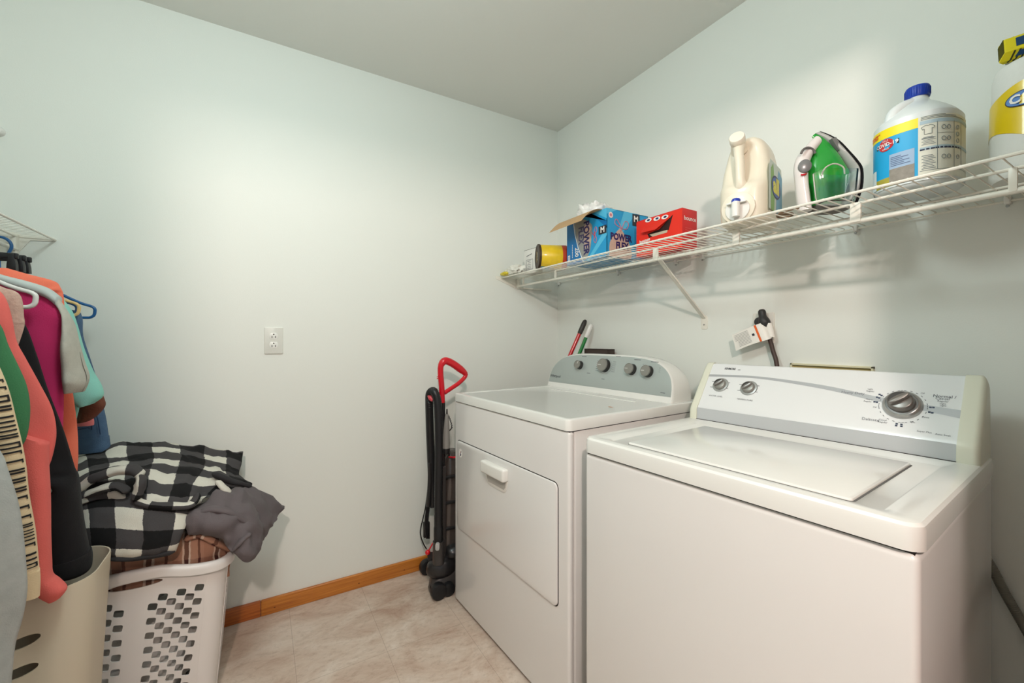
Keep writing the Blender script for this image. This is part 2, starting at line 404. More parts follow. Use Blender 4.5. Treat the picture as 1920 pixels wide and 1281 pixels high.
# door
g = fm(0)
mb = MB(); mb.prism(rrect(.026, .339, .7065, .7255, .020, 7), g, -.001, .0006, GAP); mb.build('door_gap', dr)
dp = rrect(.029, .342, .7035, .7225, .018, 7)
mb = MB(); mb.prism(dp, g, 0, .006, ENAM, .0035)
door = mb.build('door', dr)
mb = MB()
mb.prism([(.279, .652), (.435, .652), (.431, .628), (.420, .612), (.405, .606), (.309, .606), (.294, .612), (.283, .628)], g, .004, .0085, WPLA, .002)
mb.prism([(.288, .652), (.426, .652), (.422, .630), (.412, .618), (.302, .618), (.292, .630)], g, .0080, .0088, mat('recess_shade', (186, 182, 176), .5))  # flat plate in a darker tone, painted shade of the scoop under the handle
pr = []
for k in range(10):
    q = PI/2*k/9; pr.append((.697-.020*(1-math.sin(q))*1.0, .0065+.0245*(1-0)*0))
mb.box((-.031, -.437, .652), (-.003, -.276, .699), WPLA, .008, 4)
mb.build('handle', door)
q = g(.067, .672, .006); mb = MB(); gg = lambda u, v, d=0: g(.067+u, .674+v, .0062+d)
mb.prism(circ(0, 0, .0145, 24, .0185), gg, 0, .0004, mat('sticker_white', (232, 230, 226), .5))
mb.poly([gg(*p, .0006) for p in [(-.004, -.013), (.004, -.012), (.006, -.004), (.001, .002), (-.003, -.003)]], mat('sticker_navy', (40, 40, 70), .5))
mb.poly([gg(*p, .0006) for p in [(.001, .001), (.007, .003), (.008, .010), (.004, .010), (.003, .005)]], INKD)
mb.poly([gg(*p, .0007) for p in [(-.002, .000), (.001, .008), (.003, .008), (.001, -.001)]], mat('sticker_red', (176, 40, 40), .5))
for k in range(7):
    an = R(60+k*28); mb.poly([gg(math.cos(an)*.0115+a, math.sin(an)*.0145+b, .0006) for a, b in circ(0, 0, .0012, 6)], mat('sticker_red', (176, 40, 40), .5))
mb.build('round_sticker', door, label='small round white sticker with red and navy mark')
# console
CC, CHW, CZ0, CZH = .3575, .3695, DZT-.003, .174
def arch(scale=1, n=48, z0=0, hw=CHW, zh=CZH):
    out = []
    for i in range(n+1):
        th = PI*i/n; u = math.cos(th); s_ = math.sin(th)
        uu = math.copysign(abs(u)**(2/4.4), u); zz = abs(s_)**(2/2.5)
        out.append((CC-uu*hw, z0+zz*zh))
    return out
face_b = lambda z: .536+.26*z      # z above the top panel
arc = arch(); na = len(arc)
def cons(u, z, d): return Vector((face_b(z)-d, -u, CZ0+z))
mb = MB()
secs = []
def ring_at(hw, zh, bfun, z0=0): return [Vector((bfun(z), -u, CZ0+z)) for u, z in arch(hw=hw, zh=zh, z0=z0)]
r1 = ring_at(CHW-.004, CZH-.004, lambda z: face_b(z))
r2 = ring_at(CHW-.001, CZH-.001, lambda z: face_b(z)+.004)
r3 = ring_at(CHW, CZH, lambda z: face_b(z)+.010)
r4 = ring_at(CHW, CZH-.002, lambda z: .635+.06*z)
r5 = ring_at(CHW-.006, CZH-.010, lambda z: .668)
for ringset in ([r1, r2, r3, r4, r5],):
    vs = [p for r_ in ringset for p in r_]; fs = []
    for i in range(len(ringset)-1):
        for k in range(na-1): fs.append([i*na+k, i*na+k+1, (i+1)*na+k+1, (i+1)*na+k])
        fs.append([i*na, (i+1)*na, (i+1)*na+na-1, i*na+na-1])
    fs.append(list(range(na))); fs.append([(len(ringset)-1)*na+k for k in range(na)])
    mb.add(vs, fs, ENAMT)
cn = mb.build('control_console', dr, sharp=28)
# inner grey-blue panel
nrm = Vector((-1, 0, .26)).normalized(); uv_ = Vector((.26, 0, 1)).normalized(); kz = uv_.z
fc = lambda u, z, d=0: Vector((face_b(z), -u, CZ0+z))+nrm*d
pan = [(u, z) for u, z in arch(hw=CHW-.0085, zh=CZH-.007-.023, z0=.023)]
mb = MB(); GP = mat('console_panel', (172, 180, 177), .33, metal=.25); mb.prism(pan, fc, -.002, .0012, GP, .0008)
def on_cons(px, py):
    q = onp(px, py, Vector((face_b(0), 0, CZ0)), nrm, DM); return (-q.y, q.z-CZ0)
fr = lambda x0, z0: (lambda u, v, d=0: fc(x0+u, z0+v*kz, d))
u, z = on_cons(1040, 706); mb.text('Whirlpool', fr(u, z), .007, .002, .019, INKD, .0016, bold=.004); mb.prism(circ(0, 0, .026, 20, .006)[3:9], fr(u, z), .0013, .0016, INK)
for px, py, w, in ((1096, 669, .030), (1160, 669, .026), (1196, 675, .034), (1228, 679, .036), (1104, 700, .022), (1131, 711, .018), (1243, 737, .020)):
    u, z = on_cons(px, py); mb.prism([(-w/2, -.0012), (w/2, -.0012), (w/2, .0012), (-w/2, .0012)], fr(u, z), .0012, .0016, INK)
u0, z0 = on_cons(1136, 687)
for k in range(26):
    an = 2*PI*k/26; rr_ = .036; a_, b_ = math.cos(an)*rr_, math.sin(an)*rr_
    mb.prism([(a_-.0009, b_-.0009), (a_+.0009, b_-.0009), (a_+.0009, b_+.0009), (a_-.0009, b_+.0009)], fr(u0, z0), .0012, .0016, INK)
for k in range(6):
    for sgn in (-1, 1):
        mb.prism([(sgn*.048-.009, .022-k*.009-.0007), (sgn*.048+.009, .022-k*.009-.0007), (sgn*.048+.009, .022-k*.009+.0007), (sgn*.048-.009, .022-k*.009+.0007)], fr(u0, z0), .0012, .0016, INK)
for px, py in ((1206, 687), (1237, 694)):
    u, z = on_cons(px, py)
    for k in range(3): mb.prism([(0-.003, k*.008-.009), (.004, k*.008-.009), (.004, k*.008-.008), (-.003, k*.008-.008)], fr(u, z), .0012, .0016, INK)
mb.build('control_panel', cn, label='grey-blue arched control panel with printed markings')
KS = mat('knob_side', (44, 42, 40), .35); KF = mat('knob_face', (146, 144, 138), .35, metal=.55)
for px, py, r in ((1088, 685, .0195), (1135, 686, .029), (1185, 693, .023), (1216, 697, .023)):
    u, z = on_cons(px, py); o = fc(u, z, .001); M = Matrix.Translation(o) @ nrm.to_track_quat('Z', 'Y').to_matrix().to_4x4()
    mb = MB(); mb.lathe([(r*1.06, 0), (r*1.04, .004), (r, .008), (r*.97, .020)], KS, M, 32)
    mb.lathe([(r*.99, .018), (r*1.0, .021), (r*.97, .0235), (r*.90, .0232), (r*.88, .0225), (0, .0225)], KF, M, 32)
    mb.box((-.0009, .2*r, .0222), (.0009, r*.85, .0231), mat('knob_mark', (232, 232, 228), .4), M=M @ Matrix.Rotation(R(90) if r > .02 else R(-20), 4, 'Z'))
    mb.build('knob', cn)

# ================================================================== WASHER
WM = appliance_frame(.7731, .899, 4.0439)
wa = empty('washing_machine', 'white top-loading washing machine with silver knobs and grey swoosh on its console', 'washing machine', (.7731, .899, 0), R(4.0439))
WW, WZS, WZT, WD = .681, .853, .8965, .66
mb = MB(); mb.box((0, -WW, .03), (WD-.02, 0, WZS-.002), ENAM, .012, 5); mb.build('cabinet', wa)
MB().box((.01, -WW+.01, .015), (WD-.03, -.01, .04), GAP).build('base', wa)
MB().box((.006, -WW+.006, WZS-.006), (WD-.03, -.006, WZS+.004), GAP).build('seam', wa)
for bx in (.05, .58):
    for ay in (.05, WW-.05):
        MB().lathe([(.02, 0), (.02, .008), (.011, .010), (.011, .03)], BLK, Matrix.Translation((bx, -ay, 0)), 14).build('foot', wa)
mb = MB(); outer = rrect(-.004, -.004, WD-.02, WW+.004, .026, 8)
n = len(outer)
hole = rrect(.024, .060, .452, .640, .02, 8)
rings = [(outer, WZS+.0015), (outer, WZT-.012), (inset(outer, .0015), WZT-.006), (inset(outer, .006), WZT-.0015), (inset(outer, .014), WZT), (hole, WZT), (inset(hole, .008), WZT-.004)]
# both lists have the same count and order
vs = [h(p[0], p[1], d) for ring, d in rings for p in ring]; fs = [list(range(n))]
for i in range(len(rings)-1):
    for k in range(n): fs.append([i*n+k, i*n+(k+1) % n, (i+1)*n+(k+1) % n, (i+1)*n+k])
fs.append([(len(rings)-1)*n+k for k in range(n)])
mb.add(vs, fs, ENAMT); mb.build('top_panel', wa, sharp=30)
mb = MB(); mb.prism(rrect(.0392, .1145, .402, .5932, .008), lambda u, v, d=0: h(u, v, WZT-.004+d), -.0002, .0006, mat('lid_gap', (96, 96, 94), .8)); mb.build('lid_gap', wa)
mb = MB(); mb.prism(rrect(.0405, .1155, .401, .590, .007), lambda u, v, d=0: h(u, v, WZT-.004+d), 0, .0052, ENAMT, .003); mb.build('lid', wa)
# console
CW0, CW1 = .033, .645
prof = [(.494, WZT-.0045), (.496, WZT+.030), (.500, WZT+.040), (.506, WZT+.048), (.592, 1.072), (.600, 1.079), (.612, 1.080), (.628, 1.072), (.636, 1.0), (.638, WZT-.0045)]
mb = MB()
def ext(mb, prof, a0, a1, m, rnd=0):
    cb = sum(p[0] for p in prof)/len(prof); cz = sum(p[1] for p in prof)/len(prof)
    st = [(a0, 1), (a1, 1)] if not rnd else None
    if rnd:
        sgn = 1 if a1 > a0 else -1; st = [(a0, 1)]+[(a1-sgn*rnd*(1-math.sin(q)), 1-rnd*(1-math.cos(q))/.07) for q in [PI/2*i/5 for i in range(6)]]
    secs = [[Vector((cb+(b-cb)*k, -a, (WZT-.0045)+(zz-(WZT-.0045))*(1-(1-k)*1.0))) for b, zz in prof] for a, k in st]
    mb.loft(secs, m)
CF = mat('console_face', (226, 228, 228), .28, coat=.3)
ext(mb, prof, CW0, CW1, CF)
wc = mb.build('control_console', wa, sharp=25)
prof2 = [(b-.0035 if i < 4 else b, z+(.003 if 3 < i < 8 else 0)) for i, (b, z) in enumerate(prof)]
CREAM = mat('end_cap_cream', (222, 222, 204), .35)
mb = MB(); ext(mb, prof2, CW0+.0005, .004, CREAM, .012); mb.build('end_cap', wc, label='cream plastic end cap')
mb = MB(); ext(mb, prof2, CW1-.0005, .680, CREAM, .012); mb.build('end_cap', wc, label='cream plastic end cap')
P0 = Vector((.506, 0, WZT+.048)); up = Vector((.592-.506, 0, 1.072-WZT-.048)); LUP = up.length; up.normalize(); wn = Vector((-up.z, 0, up.x))
wf = lambda u, v, d=0: P0+Vector((0, -u, 0))+up*v+wn*d
def on_w(px, py):
    q = onp(px, py, P0, wn, WM); return (-q.y, (q-P0).dot(up))
fw = lambda x0, v0: (lambda u, v, d=0: wf(x0+u, v0+v, d))
mb = MB(); SW = mat('swoosh_grey', (172, 174, 176), .4, metal=.2)
tops = [on_w(*p) for p in ((1328, 702), (1420, 706), (1540, 722), (1640, 743), (1720, 757), (1804, 770))]
bots = [on_w(*p) for p in ((1328, 706), (1420, 710), (1540, 729), (1640, 752), (1720, 768), (1802, 785))]
tops = crom(tops, 5); bots = crom(bots, 5)
tops = [(min(max(a, CW0+.001), CW1-.001), b) for a, b in tops]; bots = [(min(max(a, CW0+.001), CW1-.001), b) for a, b in bots]
mb.add([wf(a, b, .0004) for a, b in tops]+[wf(a, b, .0004) for a, b in bots], [[i, i+1, len(tops)+i+1, len(tops)+i] for i in range(len(tops)-1)], SW)
def wt(s, px, py, size, m=INK, **k):
    u, v = on_w(px, py); mb.text(s, fw(u, v), 0, 0, size, m, .0006, **k)
wt('KENMORE', 1369, 692, .0105, INKD, bold=.03, sx=.75)
wt('500', 1386, 694, .006)
wt('WATER LEVEL', 1342, 743, .0075); wt('TEMPERATURE', 1396, 750, .0075)
wt('Heavy Duty', 1599, 737, .0105, INK); wt('Normal /', 1771, 744, .0105, INK, bold=.01); wt('Casual', 1767, 748, .009, INK)
wt('Regular', 1768, 753, .0062); wt('Light', 1768, 757.5, .0055); wt('Light', 1768, 761, .0055); wt('Delicate', 1632, 787, .0105, INK); wt('Regular', 1655, 792, .0062); wt('Casual', 1655, 788, .0058)
wt('Light', 1632, 730, .0055); wt('Regular', 1632, 734, .0055); wt('Heavy', 1630, 749, .0055); wt('Regular', 1627, 753, .0055); wt('Super Plus', 1733, 810, .006); wt('Auto Soak', 1768, 816, .006)
wt('Off', 1640, 764, .0055); wt('Off', 1730, 738, .0055); wt('Rinse', 1736, 783, .0055); wt('Spin', 1711, 792, .0055)
for px, py in ((1350, 722), (1403, 728)):
    u, v = on_w(px, py)
    for k in range(5):
        an = R(-30+k*60); mb.prism([(math.cos(an)*.030-.005, math.sin(an)*.022-.0008), (math.cos(an)*.030+.005, math.sin(an)*.022-.0008), (math.cos(an)*.030+.005, math.sin(an)*.022+.0008), (math.cos(an)*.030-.005, math.sin(an)*.022+.0008)], fw(u, v), .0003, .0006, INK)
u, v = on_w(1692, 762)
for k in range(48):
    an = 2*PI*k/48
    if k % 12 in (0, 1, 2) or k % 2 == 0:
        a1, a2 = an-.05, an+.05; mb.poly([fw(u, v)(math.cos(q)*rr_, math.sin(q)*rr_, .0006) for q, rr_ in ((a1, .0440), (a2, .0440), (a2, .0453), (a1, .0453))], INK)
NAVY = mat('navy_print', (52, 62, 84), .6)
for an in (150, 160, 175, 350, 5, 265, 275):
    for rr_ in (.0495, .0545):
        q = R(an); a_, b_ = math.cos(q)*rr_, math.sin(q)*rr_
        mb.prism([(a_-.0022, b_-.002), (a_+.0022, b_-.002), (a_+.0022, b_+.002), (a_-.0022, b_+.002)], fw(u, v), .0004, .0007, NAVY)
mb.build('console_print', wc, label='grey swoosh and printed cycle names')
q = [(CW0+.001, .002), (CW1-.001, .002), (CW1-.001, .0425), (CW0+.001, .0425)]
mb = MB(); mb.poly([Vector((.4935+.001*0-.0003+(v_/.0425)*.0018, -u_, WZT-.004+v_)) for u_, v_ in q], mat('lower_band', (196, 200, 202), .3, metal=.15)); mb.build('lower_band', wc)
MB().box((.4905, -CW1, WZT-.0042), (.497, -CW0, WZT+.0012), GAP).build('console_seam', wc)
def wknob(px, py, r, big):
    u, v = on_w(px, py); o = wf(u, v, .0005); M = Matrix.Translation(o) @ Matrix((Vector((0, -1, 0)), up, wn)).transposed().to_4x4()
    mb = MB()
    if big:
        mb.lathe([(r*1.62, 0), (r*1.60, .004), (r*1.48, .009), (r*1.35, .011), (r*1.2, .012)], mat('dial_silver', (178, 178, 176), .28, metal=.7), M, 48)
        mb.lathe([(r*1.32, .0112), (r*1.30, .0118), (r*1.15, .0121)], mat('dial_dark', (110, 108, 106), .35, metal=.6), M, 48)
    else:
        mb.lathe([(r*1.5, 0), (r*1.42, .002), (r*1.1, .003)], mat('dial_silver', (178, 178, 176), .28, metal=.7), M, 32)
    z0 = .012 if big else .002; hh = .024 if big else .016
    mb.lathe([(r*1.12, z0), (r*1.08, z0+hh*.5), (r, z0+hh*.62), (r*.9, z0+hh*.66), (0, z0+hh*.66)], KF if not big else mat('dial_mid', (120, 116, 112), .32, metal=.6), M, 40)
    Mg = M @ Matrix.Rotation(R(42), 4, 'Z')
    mb.prism(circ(0, 0, r*.98, 24, r*.30), lambda a, b, d=0: Mg @ Vector((a, b, d)), z0+hh*.5, z0+hh*1.2, mat('grip_grey', (132, 128, 124), .3, metal=.5), .003)
    # flat dark patch painted as the shade of a hollow beside the grip
    mb.poly([Mg @ Vector((a, b, z0+hh*.68)) for a, b in [(r*.93*math.cos(q_), r*.93*math.sin(q_)) for q_ in [R(20+140*i/10) for i in range(11)]]], mat('hollow_shade', (60, 56, 54), .4, metal=.3))
    mb.build('dial_knob' if big else 'knob', wc)
wknob(1351, 722, .0175, False); wknob(1404, 728, .0175, False); wknob(1692, 760, .0235, True)

# ================================================================== WIRE SHELVES
def zd(y): return 1.513-.008*(2.06-y)/1.6
XF, XL2, YN = 1.163, 1.262, -.11
clipz = 1.508
t = empty('wire_shelf', 'long white wire shelf over the washer and dryer, holding boxes and bottles', 'shelf', (RX, RY, 1.51))
off = Vector((RX, RY, 1.51))
mb = MB(); y = RY-.012
rodr, wr = .0036, .0015
def seg_rod(mb, x, z0, r, dz=0):
    mb.tube([(x, RY-.002, zd(RY)+dz), (x, (RY+YN)/2, zd((RY+YN)/2)+dz), (x, YN, zd(YN)+dz)], r, WIRE, 8)
for x, dz in ((XF, -.004), (XL2, -.004), (1.40, -.004), (RX-.012, -.004)): seg_rod(mb, x, 0, rodr if x < 1.3 else .0028, dz)
k = 0
while y > YN:
    z = zd(y); mb.tube([(XF-.002, y, z-.004), (XF+.003, y, z), (RX-.010, y, z+.001)], wr, WIRE, 6); y -= .0257
shift(mb, off).build('deck', t)
mb = MB(); mb.tube([(1.262, RY-.012, zd(RY)-.046), (1.266, 1.0, zd(1.)-.046), (1.262, YN, zd(YN)-.048)], .0062, WIRE, 12); shift(mb, off).build('hang_rod', t)
for px in (982, 1042, 1230, 1381, 1605, 1900):
    lo, hi = YN+.01, RY
    for _ in range(40):
        y = (lo+hi)/2; d = 1.262*math.sin(YAW)+y*math.cos(YAW); rr_ = (1.262*math.cos(YAW)-y*math.sin(YAW))/d*F_PX+960
        if rr_ < px: hi = y
        else: lo = y
    mb = MB(); w_ = .011 if px in (1230, 1381, 1605) else .006; z = zd(y)
    mb.prism(rrect(-w_, -.050, w_, -.002, .003), plane_map((1.2595, y, z), (0, -1, 0), (0, 0, 1), (-1, 0, 0)), -.0035, .003, WIRE, .001)
    shift(mb, off).build('rod_support', t)
# end bracket on the back wall
mb = MB(); pts = [(1.128, 1.517), (1.27, 1.521), (1.278, 1.462), (1.25, 1.458), (1.128, 1.503)]
mb.prism(pts, lambda u, v, d=0: Vector((u, RY-d, v)), 0, .004, WIRE, .001); mb.box((1.262, RY-.022, 1.458), (1.279, RY, 1.522), WIRE, .002)
mb.box((1.262, RY-.020, 1.455), (1.50, RY, 1.462), WIRE, .001)
shift(mb, off).build('end_bracket', t)
# diagonal brace
b0 = onx(1321, 597); yb = b0.y
mb = MB(); zt = zd(yb)-.03
for sx in (-.006,): 
    dirv = Vector((RX-.004, yb, b0.z))-Vector((1.268, yb, zt)); L_ = dirv.length; dirv.normalize(); nn = Vector((dirv.z, 0, -dirv.x))
    m_ = plane_map((1.268, yb, zt), dirv, (0, 1, 0), nn)
    mb.prism(rrect(0, -.0075, L_, .0075, .003), m_, -.001, .001, WIRE); mb.prism(rrect(0, -.0078, L_, -.0058, .0008), m_, -.006, .001, WIRE); mb.prism(rrect(0, .0058, L_, .0078, .0008), m_, -.006, .001, WIRE)
mb.prism(rrect(-.014, -.045, .014, .010, .006), plane_map((RX, yb, b0.z), (0, -1, 0), (0, 0, 1), (-1, 0, 0)), 0, .0025, WALL if False else WIRE, .001)
mb.lathe([(.003, 0), (.003, .002), (0, .003)], CHR, Matrix.Translation((RX-.0025, yb, b0.z-.026)) @ Matrix.Rotation(R(-90), 4, 'Y'), 10)
shift(mb, off).build('diagonal_brace', t)
for px, py in ((1048, 529), (1160, 509), (1268, 488), (1318, 478), (1605, 431), (1890, 384)):
    p = onx(px, py, RX-.01); mb = MB(); mb.box((RX-.020, p.y-.006, 1.492), (RX, p.y+.006, 1.512), WPLA, .003)
    mb.lathe([(.0035, 0), (.0035, .003), (0, .004)], CHR, Matrix.Translation((RX-.012, p.y, 1.488)) @ Matrix.Rotation(R(-90), 4, 'Y'), 8)
    shift(mb, off).build('wall_clip', t)

# left shelf with hanging rod
t2 = empty('wire_shelf', 'white wire closet shelf above the hanging clothes, its end against the wall', 'shelf', (LX, RY, 1.51))
off = Vector((LX, RY, 1.51)); mb = MB()
XF2, XR = -.612, -.70
for x, r in ((XF2, rodr), (XR, rodr), (-.86, .0028), (LX+.012, .0028)): mb.tube([(x, RY-.002, 1.509), (x, BY+.02, 1.509)], r, WIRE, 8)
y = RY-.014
while y > BY+.02: mb.tube([(LX+.01, y, 1.5135), (XF2-.003, y, 1.5135), (XF2+.002, y, 1.510)], wr, WIRE, 6); y -= .0257
shift(mb, off).build('deck', t2)
shift(MB().tube([(XR, RY-.012, 1.466), (XR, BY+.02, 1.466)], .0062, WIRE, 12), off).build('hang_rod', t2)
mb = MB(); mb.prism([(-.615, 1.517), (-.93, 1.52), (-.93, 1.45), (-.705, 1.452), (-.690, 1.47), (-.672, 1.500), (-.615, 1.505)], lambda u, v, d=0: Vector((u, RY-d, v)), 0, .004, WIRE, .001)
mb.box((-.715, RY-.026, 1.450), (-.697, RY, 1.520), WIRE, .003)
shift(mb, off).build('end_bracket', t2)
for y in (1.5, .9):
    mb = MB(); mb.prism(rrect(-.006, -.050, .006, -.002, .003), plane_map((XR, y, 1.512), (0, -1, 0), (0, 0, 1), (1, 0, 0)), -.0035, .003, WIRE, .001); shift(mb, off).build('rod_support', t2)
# small white knob-like end cap at the far left of the back wall
p = ony(-2, 247); mb = MB(); mb.lathe([(.016, 0), (.016, .012), (.012, .020), (0, .022)], WPLA, Matrix.Translation((p.x, RY, p.z)) @ Matrix.Rotation(R(90), 4, 'X'), 20)
mb.build('wall_button', loc=(p.x, RY, p.z), label='small round white fitting high on the wall at the left edge', category='fitting')

# ================================================================== THINGS ON THE LONG SHELF
SZ = 1.5140
def box_thing(name, label, cat, lo, hi, group=None): 
    return empty(name, label, cat, (lo[0], hi[1], lo[2]), 0, group)
# -- crumpled plastic pack
def blob(mb, c, r, m, amp=.2, fr=3, seed=0, n=20, e=1.0, flat=0):
    vs = []; fs = []
    for i in range(n+1):
        th = PI*i/n
        for k in range(2*n):
            ph = PI*k/n; d = Vector((math.sin(th)*math.cos(ph), math.sin(th)*math.sin(ph), math.cos(th)))
            d = Vector([math.copysign(abs(q)**e, q) for q in d])
            s_ = 1+amp*noise.fractal(d*fr+Vector((seed, seed*2, 0)), .8, 2.2, 4)
            p = Vector((c[0]+d.x*r[0]*s_, c[1]+d.y*r[1]*s_, max(c[2]+d.z*r[2]*s_, c[2]-r[2]*(1-flat)*.8))); vs.append(p)
    m2 = 2*n
    for i in range(n):
        for k in range(m2): fs.append([i*m2+k, i*m2+(k+1) % m2, (i+1)*m2+(k+1) % m2, (i+1)*m2+k])
    mb.add(vs, fs, m)
mb = MB(); blob(mb, (1.180, 1.948, SZ+.022), (.026, .078, .027), mat('wrapper_white', (232, 230, 220), .35, coat=.3), .45, 3.2, 4, 22, .9, .1)
pk = mb.build('plastic_pack', loc=(1.180, 1.948, SZ), label='flat crumpled white and yellow plastic pack at the corner end of the long shelf', category='packet', sharp=80)
mb = MB(); blob(mb, (-.022, .060, .011), (.022, .035, .011), mat('wrapper_yellow', (226, 206, 40), .35, coat=.3), .3, 4, 9, 14, .9)
mb.build('yellow_corner', pk, label='yellow printed corner')
# -- small white carton
def carton(name, label, x0, y0, w, d, hgt, m, rz=0):
    """front face toward -x, w along -y, d along +x; root at the front-left bottom corner"""
    r = empty(name, label, 'box', (x0, y0, SZ), rz); return r
wct = carton('small_carton', 'small white carton with grey outline print beside the yellow can', 1.215, 1.905, .095, .05, .125, None, R(4))
CB = mat('carton_white', (226, 224, 218), .6); mb = MB(); mb.box((0, -.098, 0), (.05, 0, .125), CB, .0015, 2); mb.build('carton', wct)
g = lambda u, v, d=0: Vector((-d-.0002, -u, v))
mb = MB()
mb.prism([(.022, .090), (.070, .098), (.070, .101), (.022, .093)], g, .0001, .0004, INKD)
for (a, b, c, d_) in ((.02, .018, .078, .020), (.02, .070, .078, .072), (.02, .018, .022, .072), (.076, .018, .078, .072)):
    mb.prism([(a, b), (c, b), (c, d_), (a, d_)], g, .0001, .0004, INK)
for k in range(5): mb.prism([(.03+.008*(k % 2), .026+k*.009), (.06, .026+k*.009), (.06, .028+k*.009), (.03+.008*(k % 2), .028+k*.009)], g, .0001, .0004, INK)
mb.build('print', wct)
MB().box((-.0002, -.098, .125), (.0502, 0, .1262), mat('carton_edge', (70, 62, 56), .7)).build('top_edge', wct)
# -- yellow canister lying on its side
ax = Vector((.92, -.39, 0)).normalized(); c0 = Vector((1.180, 1.728, SZ+.0605))
can = empty('food_canister', 'yellow cylindrical can lying on its side with a dark brown lid end', 'can', (c0.x, c0.y, SZ))
Mc = Matrix.Translation(c0-Vector((c0.x, c0.y, SZ))) @ ax.to_track_quat('Z', 'X').to_matrix().to_4x4()
mcan = mat('can_yellow', (234, 196, 30), .35, coat=.4, var=.22, vscale=30)
mb = MB(); mb.lathe([(.058, .004), (.060, .008), (.060, .118)], mcan, Mc, 40); mb.lathe([(.0602, .116), (.0602, .125), (.060, .142), (.056, .146), (0, .146)], mat('can_red', (196, 66, 40), .4, var=.3, vscale=20), Mc, 40)
body = mb.build('body', can)
LID = mat('lid_brown', (58, 42, 30), .45)
mb = MB(); mb.lathe([(0, .001), (.054, .001), (.0605, -.001), (.062, .001), (.062, .010), (.0605, .011)], LID, Mc, 40)
lf = lambda u, v, d=0: Mc @ Vector((v, -u, .0005-d))
for s_, yy, zz, c in (('HONEY', .012, .016, (225, 195, 60)), ('NUT', -.006, .020, (226, 220, 206)),):
    mb.text(s_, lf, yy, 0, zz, mat('lid_text_%s' % s_, c, .6), .0006, rot=R(-90), bold=.01)
mb.build('lid', can, label='dark brown lid with small yellow and white lettering')
mb = MB()
for k in range(6):
    a0 = R(150+k*12); pts = []
    for i in range(5): pts.append(Mc @ Vector((.0606*math.cos(a0+R(10*i/4)), .0606*math.sin(a0+R(10*i/4)), .012)))
    for i in range(4, -1, -1): pts.append(Mc @ Vector((.0606*math.cos(a0+R(10*i/4)), .0606*math.sin(a0+R(10*i/4)), .06+.02*(k % 2))))
    mb.add(pts, [[i, i+1, 8-i, 9-i] for i in range(4)], mat('can_blue', (60, 150, 190), .5))
mb.build('label_band', can)

# -- blue box of kitchen bags
bx = empty('trash_bag_box', 'blue cardboard box of kitchen trash bags with its kraft flap hanging open', 'box', (1.25, 1.580, SZ), 0)
BW, BD, BH = .268, .25, .205
BLU = mat('box_blue', (30, 152, 206), .5); BLU2 = mat('box_blue_light', (84, 186, 224), .5); BLU3 = mat('box_blue_dark', (14, 112, 176), .5)
KR = mat('kraft', (186, 152, 112), .8, var=.08, vscale=60); BAGG = mat('print_bag_grey', (150, 150, 146), .55); BAGB = mat('print_bag_beige', (196, 170, 154), .55, var=.15, vscale=60)
PNK = mat('print_pink', (206, 120, 136), .5); NV = mat('print_navy', (42, 34, 92), .5); WH = mat('print_white', (240, 238, 232), .5)
mb = MB(); th = .002
for lo, hi in (((0, -BW, 0), (th, 0, BH)), ((BD-th, -BW, 0), (BD, 0, BH)), ((0, -BW, 0), (BD, -BW+th, BH)), ((0, -th, 0), (BD, 0, BH)), ((0, -BW, 0), (BD, 0, th)), ((0, -BW, BH-th), (BD, -.16, BH))):
    mb.box(lo, hi, BLU)
mb.build('carton', bx)
g = lambda u, v, d=0: Vector((-d-.0002, -u, v)); gs = lambda u, v, d=0: Vector((u, -BW-d-.0002, v))
mb = MB(); P = lambda pts, m, d=.0001, G=g: mb.add([G(a, b, d) for a, b in pts], [list(range(len(pts)))], m)
P([(0, 0), (.118, 0), (.080, .07), (.056, .14), (.045, BH), (0, BH)], BLU3, .0001)
P([(.16, .0), (.268, .09), (.268, .13), (.14, 0)], BLU2, .0001); P([(.19, BH), (.268, .16), (.268, BH)], BLU2); P([(.12, BH), (.17, BH), (.268, .12), (.268, .15)], BLU3)
bag = crom([(.054, .185), (.08, .197), (.12, .192), (.165, .165), (.178, .14), (.172, .10), (.165, .05), (.145, .02), (.122, .008), (.092, .06), (.068, .12), (.054, .185)], 3)
P(bag, BAGG, .0003)
P(crom([(.125, .16), (.15, .165), (.172, .14), (.160, .12), (.172, .09), (.155, .06), (.125, .07), (.125, .16)], 3), BAGB, .0005)
P([(.116, .0), (.122, .0), (.084, .07), (.060, .14), (.049, BH), (.045, BH), (.056, .14), (.080, .07)], WH, .0006)
mb.text('POWER', g, .138, .105, .050, NV, .0009, rot=R(-90), sx=.86, bold=.04); mb.text('FLEX', g, .102, .122, .050, mat('print_grey_navy', (78, 74, 110), .5), .0009, rot=R(-90), sx=.74, bold=.04)
mb.text('200', g, .072, .052, .034, WH, .0009, rot=R(-90), sx=.85, bold=.02)
for i in range(8): mb.prism([(.040, .03+i*.008), (.043, .03+i*.008), (.043, .036+i*.008), (.040, .036+i*.008)], g, .0006, .0008, WH)
P([(.008, .012), (.024, .012), (.024, .045), (.008, .045)], WH, .0005)
for i in range(6): P([(.009, .014+i*.005), (.023, .014+i*.005), (.023, .0165+i*.005), (.009, .0165+i*.005)], BLU3, .0007)
P([(.218, .10), (.266, .10), (.266, .135), (.218, .135)], INKD, .0006); mb.text('M', g, .242, .1175, .034, WH, .0009, bold=.03)
mb.tube([g(*p, .001) for p in crom([(.200, .10), (.188, .085), (.200, .07), (.205, .09), (.190, .118), (.200, .14), (.208, .125), (.195, .108)], 4)], .0013, PNK, 5)
mb.tube([g(*p, .001) for p in crom([(.178, .12), (.188, .105), (.196, .12), (.188, .085)], 4)], .0013, mat('print_crimson', (190, 50, 60), .5), 5)
